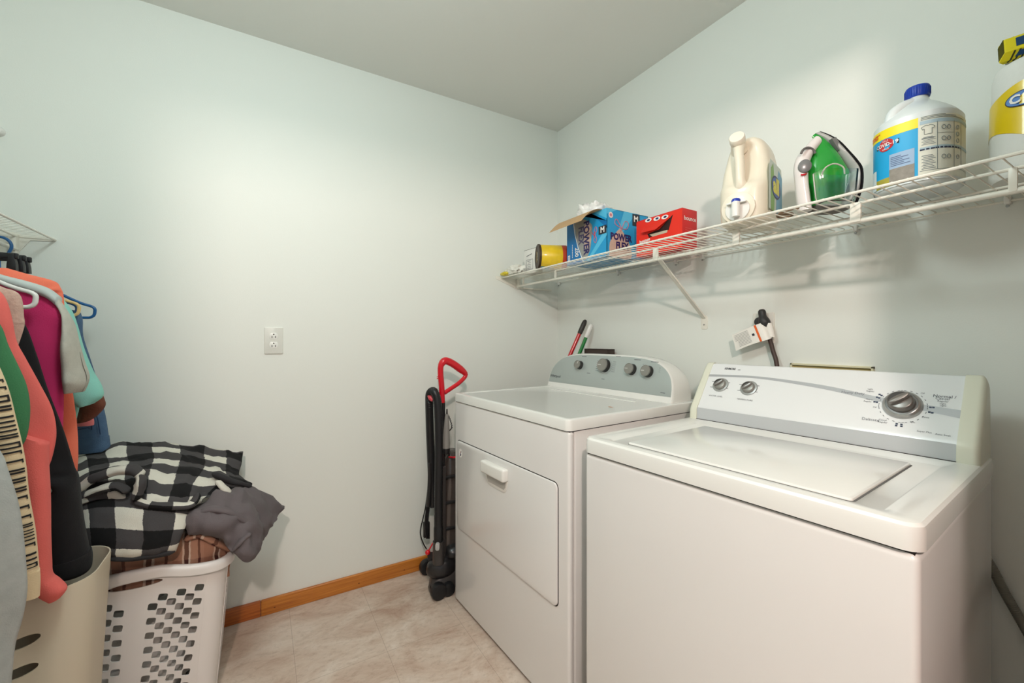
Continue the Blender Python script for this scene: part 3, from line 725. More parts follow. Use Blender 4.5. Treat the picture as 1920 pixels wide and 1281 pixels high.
P([(0, .18), (.06, BH), (.0, BH)], BLU2, .0001, gs); P([(.10, BH), (.17, BH), (.10, .12), (.05, .08)], BLU2, .0001, gs); P([(.19, .05), (.25, .12), (.25, .06)], BLU3, .0001, gs)
P(crom([(.012, .004), (.016, .06), (.040, .095), (.072, .125), (.085, .122), (.115, .09), (.135, .06), (.14, .004), (.012, .004)], 3), BAGB, .0004, gs)
mb.text('POWER', gs, .082, .088, .040, NV, .0009, sx=.9, bold=.05); mb.text('FLEX', gs, .088, .052, .040, NV, .0009, sx=.85, bold=.05)
mb.tube([gs(*p, .001) for p in crom([(.085, .128), (.055, .165), (.045, .145), (.08, .13), (.115, .13), (.125, .155), (.105, .162), (.085, .128), (.075, .115)], 5)], .0015, PNK, 5)
P(circ(.022, .178, .0125, 20), mat('print_pale', (228, 214, 210), .5), .0004, gs); P(circ(.022, .178, .007, 14), PNK, .0006, gs)
P([(.15, .150), (.195, .150), (.195, BH-.003), (.15, BH-.003)], INKD, .0005, gs); mb.text('M', gs, .172, .180, .036, WH, .0009, bold=.03)
mb.build('printed_artwork', bx, label='white, navy and beige printing')
mb = MB(); pts = []
F0, F1, F2, F3 = Vector((0, -.012, BH)), Vector((0, -.24, BH)), Vector((-.10, -.222, BH-.058)), Vector((-.10, .006, BH-.060))
ns = 10; vs = []
for i in range(ns+1):
    tt = i/ns
    for j in range(7):
        s_ = j/6; p = (F0.lerp(F1, s_)).lerp(F3.lerp(F2, s_), tt); p.z += .018*math.sin(PI*tt); vs.append(p)
top = [v+Vector((0, 0, .0012)) for v in vs]; nV = len(vs)
fs = [[i*7+j, i*7+j+1, (i+1)*7+j+1, (i+1)*7+j] for i in range(ns) for j in range(6)]
mb.add(vs, [q[::-1] for q in fs], KR); mb.add(top, fs, KR)
edge = [j for j in range(7)]+[i*7+6 for i in range(1, ns+1)]+[ns*7+j for j in range(5, -1, -1)]+[i*7 for i in range(ns-1, 0, -1)]
ev = [vs[i] for i in edge]+[top[i] for i in edge]; ne = len(edge)
mb.add(ev, [[i, (i+1) % ne, ne+(i+1) % ne, ne+i] for i in range(ne)], KR)
mb.build('flap', bx, label='kraft brown open flap')
mb = MB(); blob(mb, (.085, -.085, BH+.018), (.070, .075, .055), mat('bag_plastic', (236, 234, 230), .3, coat=.5), .45, 2.6, 2, 22, .8)
bagp = mb.build('plastic_bag', loc=None, label='white plastic bag pulled up out of the open blue box', category='bag', sharp=80); 
for v in bagp.data.vertices: v.co -= Vector((.085, -.085, 0))
bagp.location = (1.25+.085, 1.580-.085, SZ)
mb = MB(); mb.tube([(-.075, .06, BH-.004), (-.08, .03, BH-.006), (-.07, .0, BH+.004)], .004, PNK, 6)
mb.build('drawstring', bagp)

# -- red dryer-sheet box
rb = empty('dryer_sheet_box', 'red cardboard dryer sheet box with torn-open front beside the blue box', 'box', (1.372, 1.262, SZ), 0)
RW, RD, RHH = .225, .09, .152
RB = mat('box_red', (232, 44, 24), .5); RB2 = mat('box_red_side', (206, 36, 36), .5)
g = lambda u, v, d=0: Vector((-d-.0002, -u, v)); gs = lambda u, v, d=0: Vector((u, -RW-d-.0002, v))
def rpx(px, py): q = onp(px, py, Vector((1.372, 0, 0)), Vector((1, 0, 0))); return (1.262-q.y, q.z-SZ)
op = [rpx(*p) for p in ((1262, 402), (1254, 431), (1217, 446), (1214, 439), (1236, 430))]
mb = MB(); mb.box((0.002, -RW, 0), (RD, 0, RHH), RB2, .001, 2); mb.box((0, -RW, 0), (.0025, 0, RHH-.004), RB); mb.build('carton', rb)
mb = MB(); P = lambda pts, m, d=.0001, G=g: mb.add([G(a, b, d) for a, b in pts], [list(range(len(pts)))], m)
P(op, mat('opening_shade', (44, 20, 16), .8), .0003)  # flat decal, the shade inside the torn opening is put into its colour
P([rpx(*p) for p in ((1218, 440), (1252, 431), (1251, 436), (1224, 444))], mat('sheets', (196, 184, 160), .7), .0006)
for (px, py) in ((1216, 413), (1232, 410), (1247, 407)):
    u, v = rpx(px, py); P(circ(u, v, .017, 20, .0080), WH, .0012); P(circ(u+.001, v, .008, 14, .0042), NV, .0015)
u, v = rpx(1207, 452); mb.text('bounce', g, u+.006, v, .0185, WH, .0008, rot=R(4), bold=.03, sx=1)
mb.text('bounce', gs, RD*.52, .115, .024, WH, .0006, bold=.01)
for k in range(3): mb.prism([(.02, .062+k*.008), (.07, .060+k*.008), (.07, .061+k*.008), (.02, .063+k*.008)], gs, .0002, .0004, mat('faint_pink', (226, 110, 100), .5))
mb.build('printed_artwork', rb, label='white lettering and oval marks')
fl = [rpx(*p) for p in ((1207, 427), (1258, 407), (1236, 432), (1206, 438))]
mb = MB(); q = [g(*fl[0], .001), g(*fl[1], .001), g(*fl[2], .024), g(*fl[3], .016)]
mb.add(q+[p+Vector((.0012, 0, 0)) for p in q], [[0, 1, 2, 3], [7, 6, 5, 4], [0, 1, 5, 4], [1, 2, 6, 5], [2, 3, 7, 6], [3, 0, 4, 7]], RB)
mb.build('flap', rb)

# -- detergent bottle with spigot
dt = empty('detergent_bottle', 'large cream laundry detergent jug with round cap and push-button spigot', 'bottle', (1.306, .742, SZ), R(14))
CRM = mat('jug_cream', (232, 222, 202), .38, coat=.2)
HB = .262
def sel(cx, cy, rx, ry, z, n=40, e=3.4, dent=None):
    out = []
    for i in range(n):
        q = 2*PI*i/n; c, s_ = math.cos(q), math.sin(q); x = math.copysign(abs(c)**(2/e), c)*rx; y = math.copysign(abs(s_)**(2/e), s_)*ry
        if dent and x < 0: 
            w_ = max(0, 1-abs(y)/(ry*1.15)); x += dent*w_*min(1, -x/rx*1.2)
        out.append(Vector((cx+x, cy+y, z)))
    return out
mb = MB(); secs = []
for z, cx, rx, ry, dn in crom([(0, 0, .088, .058, 0), (.006, 0, .096, .066, 0), (.03, 0, .099, .069, 0), (.08, 0, .100, .070, 0), (.105, .001, .100, .070, .004), (.125, .006, .095, .069, .02), (.16, .010, .090, .067, .03), (.20, .014, .080, .061, .03), (.230, .014, .072, .054, .02), (.250, .012, .062, .044, .0), (.264, .010, .046, .028, 0), (.268, .010, .036, .018, 0)], 3):
    secs.append(sel(cx, 0, rx, ry, z, dent=dn))
mb.loft(secs, CRM); jug = mb.build('jug', dt, sharp=60)
# handle column and neck
mb = MB(); hp = crom([(-.064, .012, .232), (-.078, .008, .205), (-.084, .004, .175), (-.087, .002, .145), (-.090, 0, .118), (-.078, 0, .100)], 5)
mb.tube(hp, [.018, .0165, .0155, .0145, .014]+[.0135]*(len(hp)-11)+[.014, .016, .018, .020, .020, .016], CRM, 16)
mb.build('handle', dt, sharp=60)
nv = Vector((-.86, -.12, .42)).normalized(); nq = Matrix.Translation((-.066, .014, .246)) @ nv.to_track_quat('Z', 'Y').to_matrix().to_4x4()
mb = MB(); mb.lathe([(.024, -.03), (.020, .0), (.018, .012)], CRM, nq, 28); mb.build('neck', dt)
mb = MB(); mb.lathe([(.0205, .004), (.0218, .007), (.0218, .021), (.020, .0245), (.018, .025), (0, .0248)], mat('cap_cream', (238, 230, 214), .35), nq, 32); mb.build('cap', dt)
sp = plane_map((-.0985, .004, .040), (0, -1, 0), (0, 0, 1), (-1, 0, 0))
mb = MB(); mb.prism(circ(0, 0, .046, 36), sp, -.004, .0025, CRM, .002); mb.prism(circ(0, -.006, .033, 30), sp, .002, .008, WPLA, .002)
MT = lambda u, v, d: Matrix.Translation(sp(u, v, d))
mb.lathe([(.0115, -.030), (.0115, .012), (.010, .014)], WPLA, MT(0, 0, .020), 20)
mb.box(sp(-.027, .010, .010)-Vector((.010, 0, 0)), sp(.027, .0135, .010)+Vector((.008, 0, 0)), WPLA)
spg = mb.build('spigot', dt)
mb = MB(); mb.lathe([(.0125, .012), (.0125, .018), (.010, .022), (.004, .0245), (0, .025)], mat('button_blue', (28, 58, 170), .3, coat=.4), MT(0, 0, .018), 20); mb.build('push_button', spg, label='blue push button')
# side label
LG = mat('label_pale', (206, 216, 206), .45); mb = MB()
sd = lambda u, v, d=0: Vector((u, -.0700-d, v))
P = lambda pts, m, d=.0001: mb.add([sd(a, b, d) for a, b in pts], [list(range(len(pts)))], m)
P([(-.075, .03), (.07, .03), (.07, .15), (.06, .175), (-.06, .175), (-.075, .15)], LG, .0006)
P([(-.055, .03), (-.02, .03), (-.012, .10), (-.03, .17), (-.055, .15)], mat('label_green', (130, 176, 84), .45), .0009)
P([(.0, .03), (.07, .03), (.07, .15), (.03, .165), (.01, .12)], mat('label_blue', (106, 164, 196), .45), .0009)
P(circ(.0, .105, .050, 30, .034), NV, .0012); P(circ(.0, .105, .044, 30, .029), mat('label_mid_blue', (48, 88, 168), .45), .0014)
mb.text('all', sd, 0, .107, .062, mat('label_yellow', (238, 222, 60), .45), .0017, sx=1.2, bold=.05)
mb.build('label_print', dt, label='pale side label with a blue oval reading all')

# -- iron
ir_o = onz(1519, 396, SZ)
ir = empty('steam_iron', 'green and white steam iron standing upright on its heel', 'iron', ir_o)
t_ir = (ir_o.x*math.sin(YAW)+ir_o.y*math.cos(YAW)); KS_ = F_PX/t_ir
sdir = Vector((math.cos(YAW), -math.sin(YAW), 0)); wdir = Vector((math.sin(YAW), math.cos(YAW), 0))
def ip(px, py, w=0): return sdir*((px-1519)/KS_)+wdir*w+Vector((0, 0, max(0, (396-py)/KS_)))
GRN = mat('iron_green', (34, 150, 52), .18, coat=.6); IW = mat('iron_white', (228, 220, 216), .3, coat=.3); IG = mat('iron_grey', (176, 176, 172), .35)
sole = crom([(1584, 394, .038), (1591, 362, .046), (1591.5, 330, .046), (1585, 313, .042), (1575, 295, .035), (1562, 272, .024), (1549, 257, .013), (1537, 247, .002)], 4)
inn = crom([(1566, 394, 0), (1578, 360, 0), (1583, 332, 0), (1574, 312, 0), (1564, 294, 0), (1551, 274, 0), (1540, 260, 0), (1529, 250, 0)], 4)
lef = crom([(1519, 394, 0), (1519, 366, 0), (1515, 340, 0), (1515, 320, 0), (1519, 300, 0), (1524, 284, 0), (1530, 270, 0), (1522, 256, 0)], 4)
def slab(mb, A_, B_, m, wa_, wb_):
    secs = []
    for a, b, w_ in zip(A_, B_, [s_[2] for s_ in sole]):
        pa, pb = ip(a[0], a[1]), ip(b[0], b[1]); sec = []
        for i in range(12):
            q = 2*PI*i/12; c, s_ = math.cos(q), math.sin(q)
            c = math.copysign(abs(c)**.6, c); s_ = math.copysign(abs(s_)**.6, s_)
            k = (c+1)/2; sec.append(pb.lerp(pa, k)+wdir*(s_*w_*(wb_+(wa_-wb_)*k)))
        secs.append(sec)
    mb.loft(secs, m)
mb = MB(); slab(mb, [(a+1.8, b) for a, b, _ in sole], [(a-.6, b) for a, b, _ in sole], BLK, 1, 1); mb.build('soleplate', ir, label='thin black soleplate', sharp=60)
mb = MB(); slab(mb, [(a-.6, b) for a, b, _ in sole], inn, IG, 1, .93); mb.build('skirt', ir, sharp=60)
mb = MB(); slab(mb, [(a-.3, b) for a, b, _ in inn], lef, GRN, .9, .55); mb.build('water_tank', ir, label='translucent green water tank', sharp=60)
hl = crom([(1528, 256), (1506, 279), (1494, 298), (1490, 317), (1492, 336), (1495, 366), (1499, 396)], 4)
hr = crom([(1538, 272), (1526, 286), (1519, 298), (1514, 317), (1513, 342), (1516, 370), (1519, 396)], 4)
mb = MB(); secs = []
for i, (a, b) in enumerate(zip(hl, hr)):
    pa, pb = ip(*a), ip(*b); w_ = .022-.004*math.sin(PI*i/len(hl)); w_ = w_*(.6+.4*min(1, i/5))
    secs.append([pa.lerp(pb, (math.cos(q)+1)/2)+wdir*(math.sin(q)*w_) for q in [2*PI*k/14 for k in range(14)]])
mb.loft(secs, IW); hd = mb.build('handle', ir, sharp=60)
mb = MB(); mb.prism(circ(0, 0, .0155, 20, .018), plane_map(ip(1500, 317, -.019), (sdir-wdir*.45), (0, 0, 1), (-wdir-sdir*.45)), -.006, .004, mat('button_grey', (112, 112, 112), .25, coat=.5), .003); mb.build('thumb_button', hd)
mb = MB(); pts = [ip(1506+13*math.cos(R(a)), 296-13*math.sin(R(a)), -.019) for a in range(10, 171, 16)]; mb.tube(pts, .0032, mat('dial_grey', (104, 100, 98), .3), 8); mb.build('temperature_dial', hd)
mb = MB(); mb.tube([ip(1493, 333, -.018), ip(1499, 333, -.021), ip(1503, 331, -.018)], .0022, RED, 6); mb.build('indicator', hd)
mb = MB(); mb.prism([(-.006, -.018), (.006, -.018), (.006, .018), (-.006, .018)], plane_map(ip(1557, 277, -.024), (sdir*.9+Vector((0, 0, .35))), (Vector((0, 0, 1))*.8-sdir*.5), -wdir), -.010, .001, mat('plate_grey', (120, 120, 118), .4)); mb.build('vent_plate', ir)
mb = MB(); slab(mb, [(1584, 396), (1586, 388)]*1+[(1586, 388)]*0 or [], [(1519, 396), (1519, 388)], mat('heel_brown', (92, 84, 76), .5), 1, .8); mb.build('heel', ir)
# cord under the iron
mb = MB(); pts = crom([ip(1500, 392, .0), ip(1485, 393, .02), ip(1478, 396, .04), ip(1490, 397, .07), ip(1510, 397, .06), ip(1500, 397, .035), ip(1480, 397, .05)], 6)
mb.tube([Vector(p)+Vector((0, 0, .004)) for p in pts], .0035, mat('cord_brown', (120, 96, 74), .7), 8); mb.build('cord', ir)
# -- clear measuring cup
cu_o = onz(1548, 398, SZ)-wdir*.076-sdir*.030; cu_o.z = SZ
CLR = mat('clear_plastic', (250, 253, 253), .05, trans=1, ior=1.42)
cp = empty('measuring_cup', 'clear plastic measuring cup with pouring lip in front of the green iron', 'cup', cu_o)
mb = MB(); hh_ = .082
def csec(k, z): return [sdir*x+wdir*y+Vector((0, 0, z)) for x, y in rrect(-.047*k, -.020*k, .047*k, .026*k, .010*k, 4)]
mb.loft([csec(.82, 0), csec(.9, .02), csec(1, hh_), csec(.94, hh_), csec(.835, .021), csec(.75, .004)], CLR); mb.build('cup_body', cp, sharp=50)
mb = MB(); mb.tube([sdir*x+wdir*-.012+Vector((0, 0, z)) for x, z in crom([(-.046, .066), (-.036, .086), (-.014, .096), (.008, .088), (.012, .070)], 5)], .0018, mat('cup_rim', (226, 222, 210), .2, trans=.3), 8); mb.build('cup_handle', cp)

# -- bleach jug
bl_c = Vector((1.350, .365, SZ)); bl = empty('bleach_bottle', 'white bleach jug with blue cap and blue and yellow front label', 'bottle', bl_c)
BWt = mat('jug_white', (216, 224, 224), .32, coat=.2, trans=.0)
BR = (.083, .076)
def bsec(k, z, n=48, e=2.5):
    out = []
    for i in range(n):
        q = 2*PI*i/n; c, s_ = math.cos(q), math.sin(q)
        out.append(Vector((math.copysign(abs(c)**(2/e), c)*BR[0]*k, math.copysign(abs(s_)**(2/e), s_)*BR[1]*k, z)))
    return out
def bsurf(ang, z, d=0, e=2.5):
    c, s_ = math.cos(ang), math.sin(ang)
    p = Vector((math.copysign(abs(c)**(2/e), c)*(BR[0]+d), math.copysign(abs(s_)**(2/e), s_)*(BR[1]+d), z)); return p
mb = MB(); secs = [bsec(k, z, e=e) for z, k, e in crom([(0, .86, 2.4), (.004, .94, 2.5), (.012, .99, 2.5), (.02, 1, 2.5), (.150, 1, 2.5), (.160, .99, 2.5), (.170, .93, 2.4), (.185, .76, 2.2), (.203, .50, 2.05), (.216, .30, 2), (.230, .24, 2)], 3)]
mb.loft(secs, BWt); mb.build('jug', bl, sharp=60)
mb = MB(); mb.tube(crom([(-.014, .006, .216), (-.032, .018, .208), (-.052, .030, .190), (-.058, .034, .165)], 5), .012, BWt, 14); mb.build('handle', bl, sharp=60)
mb = MB(); BC = mat('cap_blue', (24, 62, 168), .35); mb.lathe([(.0215, .2275), (.0225, .229), (.0225, .250), (.021, .254), (.018, .255), (0, .255)], BC, n=36)
for k in range(30):
    q = 2*PI*k/30; mb.tube([(.0227*math.cos(q), .0227*math.sin(q), .232), (.0227*math.cos(q), .0227*math.sin(q), .249)], .0008, BC, 4)
mb.build('cap', bl, label='ribbed blue screw cap')
def wrap(mb, pts, m, d, nsub=14):
    """quad given by angle range and z range: pts=(a0,z0,a1,z1)"""
    a0, z0, a1, z1 = pts; vs = []
    for i in range(nsub+1):
        a = R(a0+(a1-a0)*i/nsub); vs += [bsurf(a, z0, d), bsurf(a, z1, d)]
    mb.add(vs, [[2*i, 2*i+2, 2*i+3, 2*i+1] for i in range(nsub)], m)
# label: angle decreases toward image left
mb = MB(); TH = 193
wrap(mb, (108, .012, TH, .148), mat('label_sky', (24, 160, 214), .4), .0006)
wrap(mb, (108, .128, TH, .150), mat('label_bright_yellow', (244, 222, 30), .4), .0009)
wrap(mb, (108, .012, TH-4, .034), mat('label_olive', (170, 160, 60), .5, var=.3, vscale=60), .0009)
wrap(mb, (164, .020, TH-4, .085), mat('label_haze', (150, 176, 204), .45), .0010)
wrap(mb, (164, .020, TH-4, .050), mat('label_stone', (140, 134, 124), .5, var=.3, vscale=120), .0012)
wrap(mb, (118, .012, 138, .06), mat('label_white_splash', (226, 232, 234), .5), .0013, 6)
arc_len = lambda a: a/.080
def bmap(ac, z0): return lambda u, v, d=0: bsurf(R(ac)+u/.082, z0+v, .0010+d)
mb.prism(circ(0, 0, .018, 24, .0145), bmap(158, .112), .0003, .0005, mat('badge_red', (196, 44, 48), .45)); mb.prism([(-.026, -.005), (.026, -.005), (.026, .006), (-.026, .006)], bmap(158, .112), .0006, .0007, INKD)
mb.text('COVID-19', bmap(158, .1125), 0, 0, .0115, WH, .0009, bold=.02); mb.text('KILLS', bmap(158, .1215), 0, 0, .006, WH, .0009); mb.text('VIRUS', bmap(158, .1025), 0, 0, .006, WH, .0009)
mb.text('CODES*', bmap(130, .1385), 0, 0, .014, mat('label_orange_red', (220, 70, 30), .45), .0009, bold=.03)
for k in range(6): wrap(mb, (166, .056+k*.004, TH-8-(k*5) % 9, .0575+k*.004), mat('print_blue_grey', (78, 92, 130), .5), .0014, 6)
wrap(mb, (TH, .012, 290, .150), mat('label_cream', (220, 222, 208), .45), .0007)
LN = mat('print_teal_grey', (110, 124, 128), .5)
for z0, z1, a0, a1, m_ in ((.132, .140, TH+2, 285, mat('band_pale_blue', (170, 194, 204), .5)), (.074, .081, TH+2, 285, mat('band_pale_blue', (170, 194, 204), .5)), (.074, .0775, TH+2, 262, NAVY), (.107, .1078, 217, 245, LN), (.028, .029, TH+2, 285, LN)):
    wrap(mb, (a0, z0, a1, z1), m_, .0011)
for a in (217, 245, 262): wrap(mb, (a, .029, a+.8, .134), LN, .0012, 2)
for k in range(3): wrap(mb, (TH+3, .143+k*.003-.001, 270-k*20, .1442+k*.003-.001), LN, .0011)
sh = [(-.012, .006), (-.007, .009), (-.003, .010), (0, .008), (.003, .010), (.007, .009), (.012, .006), (.010, .001), (.007, .002), (.007, -.010), (-.007, -.010), (-.007, .002), (-.010, .001)]
bmm = bmap(205, .119); 
for i in range(len(sh)):
    a, b = sh[i], sh[(i+1) % len(sh)]; mb.tube([bmm(*a, .0008), bmm(*b, .0008)], .0004, LN, 4)
for k in range(7): wrap(mb, (TH+4+(k % 2)*2, .086+k*.0032 if k < 6 else .1, 215-(k % 3)*2, .0870+k*.0032 if k < 6 else .101), LN, .0012, 5)
for k in range(9): wrap(mb, (TH+4+(k % 2)*2, .032+k*.0036, 215-(k % 3)*2, .0333+k*.0036), LN, .0012, 5)
for zc, ac in ((.120, 231), (.095, 231), (.055, 231), (.055, 253), (.120, 253), (.105, 253), (.090, 253)):
    bq = bmap(ac, zc)
    for dx in (-.006, .006):
        cc = circ(dx if ac == 231 else 0, 0, .0045, 10)
        for i in range(10): mb.tube([bq(*cc[i], .0006), bq(*cc[(i+1) % 10], .0006)], .0005, LN, 4)
mb.build('label_print', bl, label='blue, yellow and cream wraparound label with table print')

# -- paper towel roll and brush pack
pt_c = Vector((1.435, .196, SZ)); pt = empty('paper_towel_roll', 'wrapped roll of white paper towels with yellow band at the end of the shelf', 'paper towels', pt_c)
PW = mat('towel_white', (228, 228, 222), .7, bump=.9, bscale=70); PY = mat('wrap_yellow', (232, 200, 20), .35, coat=.3)
mb = MB(); mb.lathe([(.02, .008), (.064, .0), (.070, .01), (.0685, .10), (.066, .18), (.0645, .225), (.060, .245), (.05, .252), (.02, .246), (.02, .008)], PW, n=48); mb.build('roll', pt, sharp=50)
mb = MB(); vs = []; nW = 64
for i in range(nW+1):
    a = 2*PI*i/nW; zt_ = .185+.014*math.sin(a*2+1.2); zb_ = .085+.018*math.sin(a*2+3.6)
    for j in range(5): z = zb_+(zt_-zb_)*j/4; r_ = .0706-.00003*0-(z/.22)*.0045+.0006; vs.append(Vector((r_*math.cos(a), r_*math.sin(a), z)))
mb.add(vs, [[i*5+j, (i+1)*5+j, (i+1)*5+j+1, i*5+j+1] for i in range(nW) for j in range(4)], PY)
cy_ = lambda ac, z0: (lambda u, v, d=0: Vector(((.0695+d)*math.cos(R(ac)+u/.069), (.0695+d)*math.sin(R(ac)+u/.069), z0+v)))
mp_ = cy_(178, .158); mb.prism(circ(0, 0, .034, 30, .017), mp_, .0006, .0009, INKD); mb.prism(circ(0, 0, .032, 30, .0152), mp_, .001, .0012, mat('oval_blue', (30, 110, 190), .4)); mb.text('C', mp_, -.018, 0, .024, WH, .0018, bold=.04)
mb.build('wrapper', pt, label='yellow plastic wrap band with blue oval')
bp_o = Vector((1.432, .190, SZ+.253)); bh = empty('scrub_sponge', 'yellow and navy striped scrub block lying on top of the paper towels', 'sponge', bp_o)
Xs = Vector((.22, -.975, 0)).normalized(); Zs = Vector((-.80, -.18, .57)); Zs = (Zs-Xs*Zs.dot(Xs)).normalized(); Ys = Zs.cross(Xs)
bh.matrix_world = Matrix.Translation(bp_o+Vector((.012, -.012, .027))) @ Matrix((Xs, Ys, Zs)).transposed().to_4x4() @ Matrix.Diagonal((1, .72, .85, 1))
mb = MB(); mb.box((-.065, -.036, 0), (.065, .036, .006), mat('backing_grey', (176, 174, 168), .6), .002); mb.build('backing', bh)
YS = mat('sponge_yellow', (226, 208, 24), .7, bump=.4, bscale=160); mb = MB()
def pyr(k, z): return [Vector((x*k[0], y*k[1], z)) for x, y in ((-1, -1), (1, -1), (1, 1), (-1, 1))]
mb.loft([pyr((.068, .038), .006), pyr((.074, .044), .016), pyr((.066, .036), .036), pyr((.064, .034), .037)], YS)
mb.build('scrub_body', bh, sharp=20)
mb = MB(); NVS = mat('stripe_dark', (54, 56, 30), .7)
for sgn in (-1, 1):
    for k in range(16):
        x = -.062+k*.0078; mb.tube([Vector((x, sgn*.0415, .010)), Vector((x+.004, sgn*.0443, .016)), Vector((x+.010, sgn*.0368, .0350))], .0017, NVS, 4)
    for k in range(10):
        y_ = -.036+k*.0075; mb.tube([Vector((sgn*.0712, y_, .010)), Vector((sgn*.0743, y_+.002, .016)), Vector((sgn*.0668, y_+.006, .0350))], .0010, NVS, 4)
mb.build('stripes', bh)
MB().box((-.05, -.022, .036), (.05, .022, .0385), mat('scrub_navy', (18, 62, 104), .8), .001).build('scrub_pad', bh)
for sgn in (-1, 1):
    m_ = plane_map((0, sgn*.0405, .026), (1, 0, 0), (0, -sgn*.37, .93), (0, sgn*.93, .37)); MB().prism([(-.052, -.006), (.052, -.006), (.046, .007), (-.046, .007)], m_, -.001, .0013, mat('scrub_navy', (18, 62, 104), .8)).build('side_strip', bh)

# ================================================================== BEHIND THE MACHINES
def pole(name, label, bot, top, r, mcol, mgrip, frac, hole):
    t = empty(name, label, 'mop', bot); d = Vector(top)-Vector(bot); L_ = d.length; M = d.to_track_quat('Z', 'X').to_matrix().to_4x4()
    mb = MB(); mb.lathe([(r, .02), (r, L_*frac)], mcol, M, 16); mb.build('pole', t)
    rg = r*1.28; mb = MB(); mb.lathe([(r*1.0, L_*frac-.004), (rg*.95, L_*frac), (rg, L_*frac+.02), (rg, L_-.02), (rg*.8, L_-.006), (rg*.4, L_), (0, L_)], mgrip, M, 18)
    if hole: mb.lathe([(.0045, 0), (.0045, .001)], GAP, M @ Matrix.Translation((-rg*.85, 0, L_-.016)) @ Matrix.Rotation(R(-90), 4, 'Y'), 10)
    mb.build('grip', t)
    mb = MB(); mb.box((-.05, -.014, 0), (.05, .014, .03), DGR, .008); mb.build('mop_head', t)
pole('mop_handle', 'red pole with black rubber grip leaning in the corner behind the dryer', (.965, 1.960, .0), onx(1098, 600, 1.535), .0105, mat('pole_red', (190, 24, 32), .25, coat=.5), mat('grip_black', (54, 50, 46), .5), .942, False)
pole('mop_handle', 'green pole with white grip leaning beside the red pole', (1.10, 1.990, .0), onx(1109, 608, 1.530), .0095, mat('pole_green', (24, 120, 52), .25, coat=.5), WPLA, .945, True)
# dark box top behind the dryer console
q0 = onx(1097, 655, 1.50); q1 = onx(1142, 655, 1.50)
t = empty('dustpan', 'dark brown flat-edged dustpan edge showing above the dryer console', 'dustpan', (1.50, (q0.y+q1.y)/2, q1.z-.19))
mb = MB(); w_ = (q0.y-q1.y)/2; BR_ = mat('brown_plastic', (62, 48, 42), .5)
mb.box((-.006, -w_, 0), (.0, w_, .19), BR_, .002); mb.box((-.006, -w_, .184), (.040, w_, .19), BR_, .002); mb.box((-.006, -w_, .0), (.04, -w_+.006, .19), BR_, .002); mb.box((-.006, w_-.006, .0), (.04, w_, .19), BR_, .002); mb.build('pan', t)
mb = MB(); mb.box((.0, -.01, -.55), (.02, .01, .02), BR_, .004); mb.build('handle', t)
t.location.z = max(t.location.z, .56)
# range outlet and plug
pc = onx(1432, 618); t = empty('dryer_outlet', 'cream square wall outlet for the heavy black dryer plug', 'outlet', (RX, pc.y, pc.z))
g = plane_map((0, 0, 0), (0, -1, 0), (0, 0, 1), (-1, 0, 0)); OC = mat('outlet_cream', (226, 222, 212), .45)
mb = MB(); mb.prism(rrect(-.036, -.050, .038, .060, .004), g, 0, .006, OC, .002); mb.build('cover_plate', t); mb = MB(); mb.prism(circ(0, .01, .026, 28), g, .005, .009, OC, .001); mb.build('socket', t)
pl = [onx(px, py, RX-.03) for px, py in ((1428, 583), (1430, 596), (1434, 612))]
t = empty('power_cord', 'thick black power cord with angled plug running down behind the washer console', 'cord', onx(1457, 690, RX-.03))
off = t.location.copy()
mb = MB(); BK2 = mat('plug_black', (44, 42, 42), .5)
pp = crom([tuple(p) for p in [onx(1428, 581, RX-.028), onx(1429, 588, RX-.03), onx(1431, 598, RX-.032), onx(1434, 607, RX-.032), onx(1437, 617, RX-.03)]], 4)
mb.tube(pp, [.008, .0105, .012, .0125, .0125, .012, .0125, .014, .016, .018, .0185, .019, .0185, .016, .013, .011, .009][:len(pp)], BK2, 14)
p_ = onx(1432, 604, RX); mb.tube([p_, p_+Vector((-.034, 0, 0))], .016, BK2, 16); shift(mb, off).build('plug', t)
mb = MB(); cpts = crom([tuple(p) for p in [onx(1437, 615, RX-.03), onx(1443, 635, RX-.028), onx(1450, 660, RX-.028), onx(1457, 688, RX-.035)]]+[(RX-.05, onx(1457, 688, RX-.035).y-.02, .90), (RX-.04, onx(1457, 688, RX-.035).y-.03, .55)], 6)
mb.tube(cpts, .0072, mat('cord_dark', (66, 48, 42), .5), 12); shift(mb, off).build('cable', t)
tg = onx(1440, 632, RX-.04)
t = empty('warning_tag', 'white warning tag with orange stripe wrapped round the power cord', 'tag', tg)
TW = mat('tag_white', (234, 230, 222), .45); mb = MB()
TX = RX-.052
def tagp(px, py, x=TX): return onx(px, py, x)-tg
nn_ = 12; tp = []; 
TT = [((1446, 604), (1447, 631)), ]
c_t = [tagp(1436, 604, RX-.036), tagp(1424, 607, TX), tagp(1400, 616, TX-.006), tagp(1373, 628, TX-.002)]
c_b = [tagp(1447, 634, RX-.036), tagp(1436, 638, TX), tagp(1412, 645, TX-.006), tagp(1380, 658, TX-.002)]
c_t = [Vector(p) for p in crom([tuple(p) for p in c_t], 6)]; c_b = [Vector(p) for p in crom([tuple(p) for p in c_b], 6)]
nT = len(c_t)
def strip(i0, i1, m, off_, v0=0, v1=1, both=False):
    vs = []; 
    for i in range(i0, i1+1):
        a, b = c_t[i].lerp(c_b[i], v0), c_t[i].lerp(c_b[i], v1); vs += [a+Vector((-off_, 0, 0)), b+Vector((-off_, 0, 0))]
    k = i1-i0; mb.add(vs, [[2*i, 2*i+1, 2*i+3, 2*i+2] for i in range(k)], m)
strip(0, nT-1, TW, 0); strip(0, nT-1, TW, -.0006)
mb.tube(c_t, .0005, TW, 4); mb.tube(c_b, .0005, TW, 4); mb.tube([c_t[-1], c_b[-1]], .0005, TW, 4)
strip(8, 9, mat('tag_orange', (222, 98, 36), .5), .0006)
